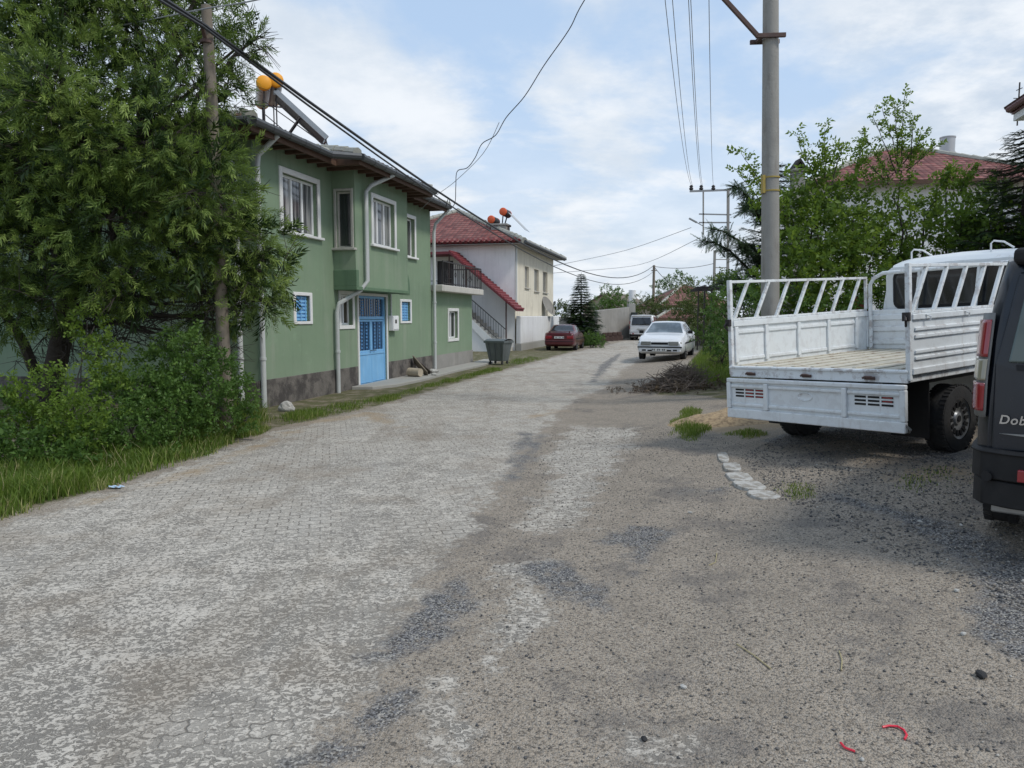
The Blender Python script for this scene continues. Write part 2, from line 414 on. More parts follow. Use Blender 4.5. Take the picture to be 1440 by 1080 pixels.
# ================================================================ ground and road: one height field, split in two sheets
def axis(a):  # list of (until, step)
    out = [a[0]]
    for end, st in a[1:]:
        n = max(1, round((end - out[-1]) / st)); s0 = out[-1]
        out += [s0 + (end - s0) * (i + 1) / n for i in range(n)]
    return np.array(out)
xs = axis([-2500, (-600, 600), (-60, 60), (-20, 4), (-9, .5), (-5, .15), (6, .1), (10, .2), (22, .6), (60, 4), (600, 60), (2500, 600)])
ys = axis([-600, (-60, 90), (-4, 8), (2, .5), (12, .1), (20, .16), (34, .3), (70, .8), (120, 5), (600, 60), (4000, 700)])
X, Y = np.meshgrid(xs, ys); nx, ny = len(xs), len(ys)
Z = gh(X, Y)
def sdist(poly, X=X, Y=Y):
    """signed distance to a polygon given as pixel pairs or ground pairs: positive inside"""
    P = np.array(poly, float); n = len(P)
    d = np.full(X.shape, 1e9); inside = np.zeros(X.shape, bool)
    for i in range(n):
        x1, y1 = P[i]; x2, y2 = P[(i + 1) % n]
        ex, ey = x2 - x1, y2 - y1; L = ex * ex + ey * ey + 1e-12
        tt = np.clip(((X - x1) * ex + (Y - y1) * ey) / L, 0, 1)
        d = np.minimum(d, np.hypot(X - x1 - tt * ex, Y - y1 - tt * ey))
        c = ((y1 > Y) != (y2 > Y)) & (X < ex * (Y - y1) / (ey + 1e-12) + x1)
        inside ^= c
    return np.where(inside, d, -d)
def G(*pp): return [tuple(gp(px, py)[:2]) for px, py in pp]
def line_d(pts, wd):
    P = np.array(pts, float); d = np.full(X.shape, 1e9)
    for i in range(len(P) - 1):
        x1, y1 = P[i]; x2, y2 = P[i + 1]; ex, ey = x2 - x1, y2 - y1
        tt = np.clip(((X - x1) * ex + (Y - y1) * ey) / (ex * ex + ey * ey), 0, 1)
        d = np.minimum(d, np.hypot(X - x1 - tt * ex, Y - y1 - tt * ey) - (wd[i] * (1 - tt) + wd[i + 1] * tt))
    return -d
road_edge = [(-9, -3), (-7.2, 1), (-5.6, 3.6)] + G((0, 735), (120, 700), (200, 676), (300, 640), (390, 605), (480, 585), (560, 565), (640, 540), (700, 524), (760, 508), (800, 497), (860, 484))
road_right = G((900, 484), (905, 512), (890, 545), (905, 560))
road_poly = road_edge + [(9.5, 58), (16, 90), (21, 90), (13.5, 58)] + G((940, 486), (955, 506), (930, 535), (900, 560), (940, 585), (965, 610), (1030, 650), (1080, 705)) + [(4.6, 5.6), (7, 3.6), (9, -3)]
pav_poly = road_edge + [(9, 56), (15, 90), (17, 90), (12.2, 58)] + G((915, 482), (905, 500), (880, 520), (850, 545), (800, 570), (770, 600), (720, 660), (660, 745), (600, 830), (540, 930), (470, 1078)) + [(-1.0, 1.5), (-2.4, -3)]
d_pav = sdist(pav_poly)
isl = [G((800, 597), (905, 602), (860, 650), (835, 690), (820, 748), (735, 745), (770, 680), (775, 640)),
       G((700, 800), (760, 790), (770, 870), (740, 930), (640, 1000), (690, 1078), (560, 1078), (600, 960), (720, 870)),
       G((770, 1020), (1000, 1010), (1040, 1078), (760, 1078))]
d_pav = np.maximum(d_pav, sdist(isl[0])); d_pav = np.maximum(d_pav, sdist(isl[1]) - .02); d_pav = np.maximum(d_pav, sdist(isl[2]) - .12)
d_dark = line_d(G((872, 497), (852, 513), (832, 538)), [.08, .2, .06])
d_dark = np.maximum(d_dark, line_d(G((762, 612), (735, 650), (705, 690)), [.02, .08, .02]))
for ln, wd in ((G((650, 810), (600, 890), (545, 915)), [.04, .16, .1]), (G((560, 975), (520, 1020), (440, 1078)), [.06, .12, .12]), (G((765, 800), (815, 830), (845, 852)), [.13, .18, .05]),
               (G((860, 760), (905, 750), (900, 810)), [.10, .20, .05]), (G((740, 610), (720, 650)), [.1, .06]), (G((1110, 620), (1200, 605), (1330, 640)), [.3, .4, .3]), (G((1180, 700), (1290, 730), (1420, 800), (1440, 900)), [.10, .16, .26, .2]),
               (G((960, 690), (1010, 690)), [.1, .12])):
    d_dark = np.maximum(d_dark, line_d(ln, wd))
# green soil below the verges, straw-coloured sand by the truck
verge_l = [(-40, -20), (-9.5, -3), (-7.6, 1), (-5.9, 3.6)] + G((0, 730), (200, 670), (390, 602), (480, 583), (560, 563), (700, 522), (760, 506), (800, 496)) + [(5.5, 48), (9, 60), (-30, 90), (-60, 40)]
d_green = sdist(verge_l)
bank = G((1020, 562), (985, 556), (930, 556), (905, 548), (960, 520), (975, 505), (985, 495), (960, 486)) + [(14, 60), (24, 95), (60, 90), (60, 5), (12, 9), (8, 12), (5.2, 12.6), (3.4, 11.2)]
d_green = np.maximum(d_green, sdist(bank))
d_sand = np.maximum(line_d(G((985, 588), (1050, 580), (1110, 590), (1030, 603)), [.2, .5, .5, .35]), line_d(G((740, 588), (790, 578)), [.05, .12]))
d_sand = np.maximum(d_sand, line_d(G((1240, 680), (1330, 660), (1380, 670)), [.1, .3, .2]) - .1)
d_sand = np.maximum(d_sand, line_d(G((60, 722), (150, 700), (260, 668), (350, 632), (430, 600)), [.03, .06, .04, .05, .03]))
d_sand = np.maximum(d_sand, line_d(G((420, 597), (520, 582), (560, 600)), [.2, .3, .1]) - .1)
co_ = np.stack([X, Y, Z], -1).reshape(-1, 3)
idx = np.arange(nx * ny).reshape(ny, nx)
quads = np.stack([idx[:-1, :-1], idx[:-1, 1:], idx[1:, 1:], idx[1:, :-1]], -1).reshape(-1, 4)
xc = (X[:-1, :-1] + X[1:, 1:]).ravel() / 2; yc = (Y[:-1, :-1] + Y[1:, 1:]).ravel() / 2
on_road = sdist(road_poly, xc, yc) > 0
def enc(d, s=1.0): return np.clip(.5 + .5 * d / s, 0, 1).ravel()

def groundmat():
    m, t, b = newmat('worn_street_surface')
    c = t.coord('Object')
    def A(n): 
        a = t.node('ShaderNodeAttribute', attribute_name=n).outputs['Fac']
        return t.math('MULTIPLY', t.math('SUBTRACT', a, .5), 2.0)      # metres, clamped to +-1
    warp = t.math('SUBTRACT', t.noise(1.6, 7, .66, c), .5); fine = t.math('SUBTRACT', t.noise(14, 5, .7, c), .5)
    w2 = t.math('SUBTRACT', t.noise(5.5, 6, .7, t.mapping(c, loc=(5, 9, 2))), .5)
    edge = t.math('ADD', t.math('MULTIPLY', warp, 1.25), t.math('ADD', t.math('MULTIPLY', fine, .45), t.math('MULTIPLY', w2, .5)))
    mp = t.step(t.math('ADD', A('pav'), edge), -.06, .10)
    md = t.step(t.math('ADD', A('dark'), t.math('MULTIPLY', edge, .55)), -.06, .09)
    mg = t.step(t.math('ADD', A('green'), t.math('MULTIPLY', edge, .5)), -.03, .12)
    ms = t.step(t.math('ADD', A('sand'), t.math('MULTIPLY', edge, .9)), -.15, .25)
    # interlocking blocks with zigzag edges, in rows across the street
    r = t.mapping(c, (1, 1, 1), rot=(0, 0, R(-14)))
    s = t.node('ShaderNodeSeparateXYZ', {0: r}); x, y = s.outputs[0], s.outputs[1]
    wob = t.math('MULTIPLY', t.math('SUBTRACT', t.noise(1.2, 2, .5, c), .5), .05)
    zig = t.math('MULTIPLY', t.math('PINGPONG', x, .0425), .45)
    row = t.math('DIVIDE', t.math('ADD', t.math('ADD', y, zig), wob), .108)
    rid = t.math('FLOOR', row); fr = t.math('FRACT', row)
    zig2 = t.math('MULTIPLY', t.math('PINGPONG', y, .027), .4)
    colu = t.math('DIVIDE', t.math('ADD', t.math('ADD', x, zig2), t.math('MULTIPLY', t.math('FLOORED_MODULO', rid, 2.0), .085)), .17)
    fc = t.math('FRACT', colu)
    e1 = t.math('MULTIPLY', t.math('SUBTRACT', .5, t.math('ABSOLUTE', t.math('SUBTRACT', fr, .5))), .108)
    e2 = t.math('MULTIPLY', t.math('SUBTRACT', .5, t.math('ABSOLUTE', t.math('SUBTRACT', fc, .5))), .17)
    joint = t.step(t.math('ADD', t.math('MINIMUM', e1, e2), t.math('MULTIPLY', fine, .008)), .0075, .001)
    far = t.step(t.node('ShaderNodeSeparateXYZ', {0: c}).outputs[1], 3.2, 6.5)
    fill = t.step(t.math('ADD', t.noise(.8, 4, .6, t.mapping(c, loc=(3, 1, 0))), t.math('MULTIPLY', far, .13)), .52, .72)      # where the joints are still open
    jvis = t.math('MULTIPLY', joint, t.math('ADD', t.math('MULTIPLY', fill, .60), .05))
    cell = t.node('ShaderNodeCombineXYZ', {0: t.math('FLOOR', colu), 1: rid})
    wn = t.node('ShaderNodeTexWhiteNoise', {'Vector': cell.outputs[0]}).outputs[0]
    # paving surface: pale worn skin broken by darker exposed grit
    mot = t.noise(38, 7, .69, t.mapping(c, (.85, 1, 1)), dist=1.1); big = t.noise(.55, 4, .6, c); mid = t.noise(3.5, 5, .65, c)
    spk = t.noise(130, 3, .6, c)
    pale = t.mix(mid, (.46, .42, .36), (.58, .54, .475)); grit = t.mix(spk, (.14, .13, .115), (.31, .285, .25))
    f = t.step(t.math('ADD', mot, t.math('ADD', t.math('MULTIPLY', t.math('SUBTRACT', big, .5), .16), t.math('MULTIPLY', t.math('SUBTRACT', mid, .5), .22))), .425, .53)
    f = t.math('MAXIMUM', f, t.math('MULTIPLY', fill, .5))
    pav = t.mix(f, grit, pale)
    pav = t.mix(t.math('MULTIPLY', wn, .16), pav, (.17, .16, .15))
    trk = t.noise(1.5, 6, .65, t.mapping(c, (1, .13, 1), rot=(0, 0, R(12))))
    pav = t.mix(t.math('MULTIPLY', t.step(trk, .50, .66), .36), pav, (.235, .195, .15))
    pav = t.mix(t.math('MULTIPLY', t.step(trk, .46, .32), .22), pav, (.47, .455, .42))
    pav = t.mix(t.math('MULTIPLY', t.step(t.noise(.9, 6, .65, t.mapping(c, loc=(1, 7, 0))), .50, .68), .34), pav, (.24, .185, .13))
    pav = t.mix(jvis, pav, (.075, .065, .055))
    # brown trodden dirt with grit in it
    v1 = t.node('ShaderNodeTexVoronoi', {'Vector': c, 'Scale': 110.0}); v2 = t.node('ShaderNodeTexVoronoi', {'Vector': c, 'Scale': 42.0})
    gcol = t.mix(t.step(t.node('ShaderNodeSeparateColor', {0: v1.outputs['Color']}).outputs[0], .25, .7), (.11, .097, .084), (.36, .32, .27))
    dirt = t.mix(t.math('MULTIPLY', t.step(t.noise(60, 5, .75, c), .42, .56), .70), gcol, (.38, .32, .25))
    dirt = t.mix(t.math('MULTIPLY', t.step(mid, .44, .68), .35), dirt, (.19, .165, .135))
    dirt = t.mix(t.math('MULTIPLY', t.step(t.noise(1.3, 6, .7, t.mapping(c, loc=(2, 2, 2))), .52, .66), .5), dirt, (.115, .108, .105))
    dirt = t.mix(t.math('MULTIPLY', t.step(mot, .60, .68), .55), dirt, (.36, .335, .30))
    # blue-grey chippings
    cc = t.node('ShaderNodeSeparateColor', {0: v1.outputs['Color']})
    chip = t.mix(t.step(cc.outputs[1], .2, .8), (.035, .036, .040), (.20, .20, .205)); chip = t.mix(t.step(cc.outputs[2], .78, .88), chip, (.38, .365, .33))
    chip = t.mix(t.math('MULTIPLY', t.step(t.noise(7, 6, .75, c), .50, .63), .6), chip, (.23, .195, .155))
    sand = t.mix(spk, (.33, .24, .145), (.52, .40, .26)); sand = t.mix(mid, sand, t.mix(.5, sand, (.14, .11, .08)))
    soil = t.mix(mid, (.075, .078, .035), (.15, .145, .075)); soil = t.mix(t.step(t.noise(3, 6, .7, c), .46, .62), soil, (.235, .20, .145))
    col = t.mix(mp, dirt, pav)
    col = t.mix(t.math('MULTIPLY', ms, .8), col, sand)
    col = t.mix(t.math('MULTIPLY', md, .9), col, chip)
    col = t.mix(mg, col, soil)
    dk = t.node('ShaderNodeTexVoronoi', {'Vector': t.mapping(c, (1, 1, 1)), 'Scale': 3.3, 'Randomness': 1.0})
    blot = t.math('MULTIPLY', t.step(t.math('ADD', dk.outputs['Distance'], t.math('MULTIPLY', fine, .06)), .055, .03), .7)
    col = t.mix(blot, col, (.06, .055, .05))
    t.l.new(col, b.inputs['Base Color']); b.inputs['Roughness'].default_value = .95; b.inputs['Specular IOR Level'].default_value = .22
    peb = t.math('SUBTRACT', 1.0, v1.outputs['Distance']); peb2 = t.math('SUBTRACT', 1.0, v2.outputs['Distance'])
    hp = t.math('ADD', t.math('MULTIPLY', f, .35), t.math('MULTIPLY', jvis, -.9))
    hd = t.math('ADD', t.math('MULTIPLY', peb, .55), t.math('MULTIPLY', peb2, .5))
    h = t.math('ADD', t.math('MULTIPLY', hp, mp), t.math('MULTIPLY', hd, t.math('SUBTRACT', 1.15, mp)))
    h = t.math('ADD', h, t.math('ADD', t.math('MULTIPLY', mid, .8), t.math('MULTIPLY', spk, .25)))
    t.l.new(t.bump(h, .85, .014), b.inputs['Normal'])
    return m
GM = groundmat()
def sheet(name, mask):
    q = quads[mask]; used, inv = np.unique(q, return_inverse=True)
    o = mesh_np(name, co_[used], inv.reshape(-1, 4), GM)
    for an, d in (('pav', d_pav), ('dark', d_dark), ('green', d_green), ('sand', d_sand)):
        a = o.data.attributes.new(an, 'FLOAT', 'POINT'); a.data.foreach_set('value', enc(d)[used].astype(np.float32))
    o.data.polygons.foreach_set('use_smooth', [True] * len(o.data.polygons))
    return tag(o, kind='structure')
sheet('ground', ~on_road); sheet('road', on_road)

# ---------------------------------------------------------------- scattering on the ground
def inpoly(P, n, edge_bias=None):
    P = np.array(P); lo = P.min(0); hi = P.max(0); out = []
    while len(out) < n:
        q = rng.uniform(lo, hi, (n * 4, 2))
        ins = sdist(P, q[:, 0], q[:, 1]) > 0
        out += list(q[ins])
    return np.array(out[:n])
def blades(name, P, n, hlo, hhi, label, cat='grass', lean=.5, wide=.006, clump=.6, parent=None, keep=None):
    pts = inpoly(P, n)
    fld = np.sin(pts[:, 0] * 3.1 + 1.3 * np.sin(pts[:, 1] * 2.3)) * np.sin(pts[:, 1] * 2.7 + np.sin(pts[:, 0] * 1.9)) * .5 + .5
    k = rng.random(n) < (1 - clump + clump * fld); 
    edge = sdist(P, pts[:, 0], pts[:, 1]); rag = .10 * np.sin(pts[:, 0] * 5.3 + pts[:, 1] * 3.1) + .07 * np.sin(pts[:, 0] * 13 - pts[:, 1] * 9); k &= rng.random(n) < np.clip((edge + rag) / .22 + .1, 0, 1)
    pts = pts[k]; fld = fld[k]; edge = edge[k]; n = len(pts)
    h = rng.uniform(hlo, hhi, n) * (.55 + .6 * fld) * np.clip(.45 + edge / .5, .4, 1); a = rng.uniform(0, 2 * np.pi, n); ln = rng.uniform(.1, lean, n) * h
    base = np.stack([pts[:, 0], pts[:, 1], gh(pts[:, 0], pts[:, 1]) - .01], -1)
    d = np.stack([np.cos(a), np.sin(a), 0 * a], -1); b_ = rng.uniform(0, 2 * np.pi, n); s = np.stack([np.cos(b_), np.sin(b_), 0 * a], -1) * wide * (.6 + h[:, None] * 2.2)
    mid = base + d * (ln * .35)[:, None]; mid[:, 2] += h * .6
    tip = base + d * ln[:, None]; tip[:, 2] += h
    V = np.stack([base - s, base + s, mid + s * .8, mid - s * .8, tip + s * .08, tip - s * .08], 1).reshape(-1, 3)
    i = np.arange(n)[:, None] * 6
    Fq = np.concatenate([i + [0, 1, 2, 3], i + [3, 2, 4, 5]])
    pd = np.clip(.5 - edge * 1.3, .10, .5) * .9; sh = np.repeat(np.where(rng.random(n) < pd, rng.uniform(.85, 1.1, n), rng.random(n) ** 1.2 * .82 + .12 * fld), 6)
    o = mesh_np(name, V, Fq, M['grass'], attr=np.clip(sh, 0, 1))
    return tag(o, label, cat, kind='stuff')
verge = G((0, 733), (90, 708), (200, 672), (300, 640), (385, 604), (350, 590), (330, 600), (200, 625), (90, 655), (0, 672)) + [(-6.6, 5.4)]
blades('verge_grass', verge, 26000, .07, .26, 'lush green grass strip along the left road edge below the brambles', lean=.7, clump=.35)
tallg = G((215, 660), (330, 618), (390, 590), (330, 575), (240, 600))
blades('tall_grass', tallg, 4500, .25, .5, 'taller arching grass clump in front of the bramble bush', lean=.8, clump=.3, wide=.005)
blades('house_verge_grass', G((375, 590), (400, 600), (480, 583), (560, 563), (610, 545), (700, 524), (720, 516), (690, 518), (600, 540), (545, 556), (470, 568), (400, 580)), 22000, .03, .13, 'thin weedy grass between the green house pavement and the road', clump=.8)
blades('roadside_grass', G((700, 517), (740, 512), (775, 504), (745, 502), (715, 507)), 2500, .04, .13, 'short grass patch in front of the white garden wall', clump=.6)
blades('bank_grass', G((955, 545), (1000, 548), (1035, 535), (1060, 500), (1010, 485), (985, 494), (968, 512), (975, 528)), 16000, .10, .32, 'green grassy bank behind the brush pile and the truck', clump=.3)
blades('sand_grass', G((938, 612), (943, 590), (965, 572), (990, 574), (982, 590), (1000, 600), (1004, 614), (975, 624)), 9000, .04, .13, 'small bright grass tuft at the edge of the sandy patch', clump=.3)
blades('thin_grass', G((1005, 612), (1060, 602), (1085, 612), (1040, 622)), 1400, .03, .12, 'sparse grass below the lowered truck tailgate', clump=.5)
blades('kerb_grass', G((1080, 690), (1100, 672), (1150, 680), (1150, 700), (1110, 706)), 1500, .02, .08, 'flat grass tuft right of the whitewashed kerb', clump=.7)
blades('kerb_weeds', G((1000, 690), (1030, 680), (1045, 700), (1020, 705)), 260, .02, .07, 'few weeds left of the whitewashed kerb', cat='weeds', clump=.7)
blades('yard_weeds', G((1220, 690), (1300, 650), (1380, 655), (1370, 680), (1290, 700)), 900, .02, .07, 'scattered weeds in the gravel between truck and dark van', cat='weeds', clump=.9)

def pebbles(name, P, n, smin, smax, mat, label, density=None):
    pts = inpoly(P, n)
    base = np.array([[1, 0, 0], [-1, 0, 0], [0, 1, 0], [0, -1, 0], [0, 0, .8], [0, 0, -.5]], float)
    fc = np.array([[0, 2, 4], [2, 1, 4], [1, 3, 4], [3, 0, 4], [2, 0, 5], [1, 2, 5], [3, 1, 5], [0, 3, 5]])
    s = smin + (smax - smin) * rng.random(n) ** 3
    V = base[None] * s[:, None, None] * rng.uniform(.5, 1.2, (n, 6, 3))
    a = rng.uniform(0, 6.3, n); ca, sa = np.cos(a)[:, None], np.sin(a)[:, None]
    V = np.stack([V[..., 0] * ca - V[..., 1] * sa, V[..., 0] * sa + V[..., 1] * ca, V[..., 2]], -1)
    V[..., 0] += pts[:, 0, None]; V[..., 1] += pts[:, 1, None]; V[..., 2] += (gh(pts[:, 0], pts[:, 1]) + s * .2)[:, None]
    Fq = (fc[None] + np.arange(n)[:, None, None] * 6).reshape(-1, 3)
    o = mesh_np(name, V.reshape(-1, 3), Fq, mat, attr=np.repeat(rng.random(n), 6))
    return tag(o, label, 'gravel', kind='stuff')
def pebmat():
    m, t, b = newmat('loose_chippings'); a = t.node('ShaderNodeAttribute', attribute_name='shade').outputs['Fac']
    r = t.node('ShaderNodeValToRGB', {0: a}); e = r.color_ramp; e.elements[0].color = (.05, .052, .058, 1); e.elements[1].color = (.46, .43, .38, 1)
    for p, cc in ((.35, (.12, .115, .11, 1)), (.7, (.20, .175, .145, 1)), (.93, (.27, .25, .22, 1))): x = e.elements.new(p); x.color = cc
    t.l.new(r.outputs[0], b.inputs['Base Color']); b.inputs['Roughness'].default_value = .85; return m
PM = pebmat()
pebbles('gravel', G((470, 1078), (650, 800), (780, 600), (960, 600), (1440, 760), (1440, 1078)), 16000, .0025, .011, PM, 'loose grit and chippings over the brown dirt in the foreground')
pebbles('yard_gravel', G((1040, 640), (1110, 610), (1240, 600), (1340, 640), (1440, 690), (1440, 860), (1200, 760), (1090, 700)), 9000, .004, .018, PM, 'grey loose gravel in the yard around truck and dark van')
pebbles('paving_grit', G((0, 760), (400, 640), (700, 560), (760, 600), (480, 1078), (0, 1078)), 4000, .0015, .006, PM, 'fine grit strewn over the pale block paving')
# ================================================================ buildings
D = Vector((.24, .971, 0)).normalized(); NIN = Vector((-D.y, D.x, 0))    # along the street / away from it
RZ = math.atan2(D.y, D.x)

def wall_face(mb, L0, L1, H0, H1, ops, y=0.0, rev=.14, axis='x', flip=1):
    """flat wall with rectangular openings and their reveals. axis x: wall runs along x at depth y; axis y: runs along y at x=y"""
    us = sorted({L0, L1, *[o[0] for o in ops], *[o[1] for o in ops]}); vs = sorted({H0, H1, *[o[2] for o in ops], *[o[3] for o in ops]})
    def P(u, d, z): return (u, y + d * flip, z) if axis == 'x' else (y + d * flip, u, z)
    for i in range(len(us) - 1):
        for j in range(len(vs) - 1):
            a, b, c, d = us[i], us[i + 1], vs[j], vs[j + 1]; mu, mv = (a + b) / 2, (c + d) / 2
            if any(o[0] < mu < o[1] and o[2] < mv < o[3] for o in ops): continue
            mb.add([P(a, 0, c), P(b, 0, c), P(b, 0, d), P(a, 0, d)], [(0, 1, 2, 3)])
    for a, b, c, d in ops:
        for q in ([(a, c), (b, c)], [(b, c), (b, d)], [(b, d), (a, d)], [(a, d), (a, c)]):
            (u1, z1), (u2, z2) = q
            mb.add([P(u1, 0, z1), P(u2, 0, z2), P(u2, rev, z2), P(u1, rev, z1)], [(0, 1, 2, 3)])

def window(parent, u0, u1, z0, z1, y=0.0, axis='x', flip=1, rev=.14, fm='white_pvc', glass='glass', sur=.1, sill=True, div=(.33, .66), surm='white', fw=.05, grille=False, ins=.09):
    """frame with sashes (part) > pane, sill, surround (sub-parts)"""
    def B(mb, a, b, d0, d1, c, d):
        d0, d1 = sorted((y + d0 * flip, y + d1 * flip))
        if axis == 'x': mb.box(a, b, d0, d1, c, d)
        else: mb.box(d0, d1, a, b, c, d)
    f = MB(); d0, d1 = ins, ins + .05
    B(f, u0, u1, d0, d1, z0, z0 + fw); B(f, u0, u1, d0, d1, z1 - fw, z1)
    B(f, u0, u0 + fw, d0, d1, z0 + fw, z1 - fw); B(f, u1 - fw, u1, d0, d1, z0 + fw, z1 - fw)
    for q in div:
        m = u0 + (u1 - u0) * q; B(f, m - fw * .55, m + fw * .55, d0 - .006, d1, z0 + fw, z1 - fw)
    o = f.build('window', M[fm], parent, bevel=.006, seg=1)
    p = MB(); B(p, u0 + .01, u1 - .01, ins + .025, ins + .035, z0 + .01, z1 - .01); p.build('pane', M[glass], o)
    if sur:
        s = MB(); e = -.025
        B(s, u0 - sur, u0, e, .03, z0 - (0 if sill else sur), z1 + sur); B(s, u1, u1 + sur, e, .03, z0 - (0 if sill else sur), z1 + sur)
        B(s, u0, u1, e, .03, z1, z1 + sur)
        if not sill: B(s, u0, u1, e, .03, z0 - sur, z0)
        s.build('surround', M[surm], o, bevel=.008, seg=1)
    if sill:
        s = MB(); B(s, u0 - sur - .05, u1 + sur + .05, -.08, ins, z0 - .055, z0 - .003); s.build('sill', M[surm], o, bevel=.008, seg=1)
    if grille:
        s = MB(); n = int((u1 - u0) / .11)
        for i in range(1, n):
            uu = u0 + (u1 - u0) * i / n
            B(s, uu - .006, uu + .006, .03, .042, z0, z1)
        for k in (.2, .5, .8):
            zz = z0 + (z1 - z0) * k; B(s, u0, u1, .043, .051, zz - .008, zz + .008)
        s.build('grille', M['white_pvc'], o)
    return o

def roof_mesh(name, polys, mat, parent, thick=.0):
    """roof planes: each polygon listed from the eave edge (first two points) on; UV in metres"""
    me = bpy.data.meshes.new(name); vs = []; fs = []
    for p in polys:
        b = len(vs); vs += [tuple(q) for q in p]; fs.append(tuple(range(b, b + len(p))))
    me.from_pydata(vs, [], fs); uv = me.uv_layers.new(name='UVMap')
    li = 0
    for p in polys:
        a, b2 = Vector(p[0]), Vector(p[1]); e = (b2 - a).normalized()
        n = e.cross(Vector(p[2]) - a).normalized(); up = n.cross(e)
        for q in p:
            v = Vector(q) - a; uv.data[li].uv = (v.dot(e), abs(v.dot(up))); li += 1
    me.materials.append(mat); me.update()
    o = bpy.data.objects.new(name, me); COL.objects.link(o); o.parent = parent
    if thick:
        m = o.modifiers.new('solid', 'SOLIDIFY'); m.thickness = thick; m.offset = -1
    return o
def tile_ends(mb, a, b, r=.07, step=.24, inward=(0, 0, 0), n=6):
    """row of half-round tile mouths along an eave"""
    a = Vector(a); b = Vector(b); L = (b - a).length; k = max(1, int(L / step)); e = (b - a).normalized(); inn = Vector(inward)
    for i in range(k):
        p = a + e * ((i + .5) * step + random.uniform(-.012, .012))
        mb.tube([p - inn * .04, p + inn * .35], [r, r * .92], n)
def ridge(mb, pts, r=.11, step=.33):
    for a, b in zip(pts[:-1], pts[1:]):
        a = Vector(a); b = Vector(b); k = max(1, int((b - a).length / step))
        for i in range(k):
            p = a.lerp(b, i / k); q = a.lerp(b, (i + 1.12) / k)
            j = Vector((0, 0, random.uniform(-.012, .012)))
            mb.tube([p + j, q + j], [r * random.uniform(.95, 1.12), r * .82], 8)

# ---------------------------------------------------------------- the green house
gO = Vector((-4.66, 13.56, 0))
gr = empty('green_house', gO, RZ, 'two-storey green stucco house with a projecting bay, blue iron door and white-framed windows', 'house')
HL, EX, HT, DEP = 9.2, 13.45, 5.12, 7.6
mb = MB()
ops = [(.98, 2.34, 3.36, 4.46), (7.12, 7.9, 3.36, 4.42), (1.36, 1.92, 1.6, 2.12), (3.3, 3.9, 1.5, 2.2), (4.2, 5.82, 0.0, 2.2), (6.86, 7.5, 1.57, 2.1)]
wall_face(mb, 0, HL, 0, HT, ops)
mb.add([(0, 0, 0), (0, DEP, 0), (0, DEP, HT), (0, 0, HT)], [(0, 1, 2, 3)])
mb.add([(HL, 0, 2.4), (HL, DEP, 2.4), (HL, DEP, HT), (HL, 0, HT)], [(0, 1, 2, 3)])
mb.add([(0, DEP, 0), (HL, DEP, 0), (HL, DEP, HT), (0, DEP, HT)], [(0, 1, 2, 3)])
mb.build('wall', M['green'], gr, fix=False)
bf, b0, b1, bz0, bz1 = -.53, 3.02, 6.05, 2.36, 5.0
mb = MB(); wall_face(mb, b0, b1, bz0, bz1, [(3.95, 5.2, 3.36, 4.42)], y=bf)
wall_face(mb, bf, -.001, bz0, bz1, [(-.44, -.09, 3.2, 4.42)], y=b0, axis='y', rev=.1)
mb.add([(b1, bf, bz0), (b1, 0, bz0), (b1, 0, bz1), (b1, bf, bz1)], [(0, 1, 2, 3)])
mb.build('bay_wall', M['green'], gr, fix=False)
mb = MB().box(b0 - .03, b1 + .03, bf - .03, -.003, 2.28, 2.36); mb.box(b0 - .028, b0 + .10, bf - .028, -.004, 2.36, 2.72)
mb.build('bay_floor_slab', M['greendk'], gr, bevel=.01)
mb = MB()
for a, b in ((-.022, 4.1), (5.92, HL)): mb.box(a, b, -.025, .0, -.2, .52)
mb.box(-.025, -.001, 0, DEP, -.2, .5)
mb.build('plinth', M['plinth'], gr, bevel=.006, seg=1)
window(gr, .98, 2.34, 3.36, 4.46, sur=.11, glass='glass_curt', div=(.36, .66))
window(gr, 3.95, 5.2, 3.36, 4.42, y=bf, sur=.1, glass='glass_curt', div=(.34, .66))
window(gr, 7.12, 7.9, 3.36, 4.42, sur=.1, div=(.5,))
window(gr, -.44, -.09, 3.2, 4.42, y=b0, axis='y', rev=.1, ins=.05, fm='greyframe', surm='greyframe', sur=.055, div=(), glass='glass_dk', fw=.045)
window(gr, 3.3, 3.9, 1.5, 2.2, sur=.09, sill=False, glass='glass_brown', fm='white_pvc', div=(.5,))
def shutter(u0, u1, z0, z1):
    s = MB(); s.box(u0, u1, .07, .09, z0, z1)
    k = 7
    for i in range(k):
        z = z0 + (z1 - z0) * (i + .2) / k; s.box(u0 + .03, u1 - .03, .045, .07, z, z + (z1 - z0) / k * .6)
    for i in range(3):
        u = u0 + (u1 - u0) * (i + .5) / 3; s.box(u - .012, u + .012, .03, .045, z0, z1)
    o = s.build('shutter', M['blue'], gr, bevel=.006, seg=1)
    f = MB(); e = -.025
    for bx in ((u0 - .09, u0, z0 - .06, z1 + .07), (u1, u1 + .09, z0 - .06, z1 + .07)): f.box(bx[0], bx[1], e, .04, bx[2], bx[3])
    f.box(u0, u1, e, .04, z1, z1 + .07); f.box(u0, u1, e, .04, z0 - .06, z0); f.build('surround', M['white'], o, bevel=.008, seg=1)
shutter(1.36, 1.92, 1.6, 2.12); shutter(6.86, 7.5, 1.57, 2.1)
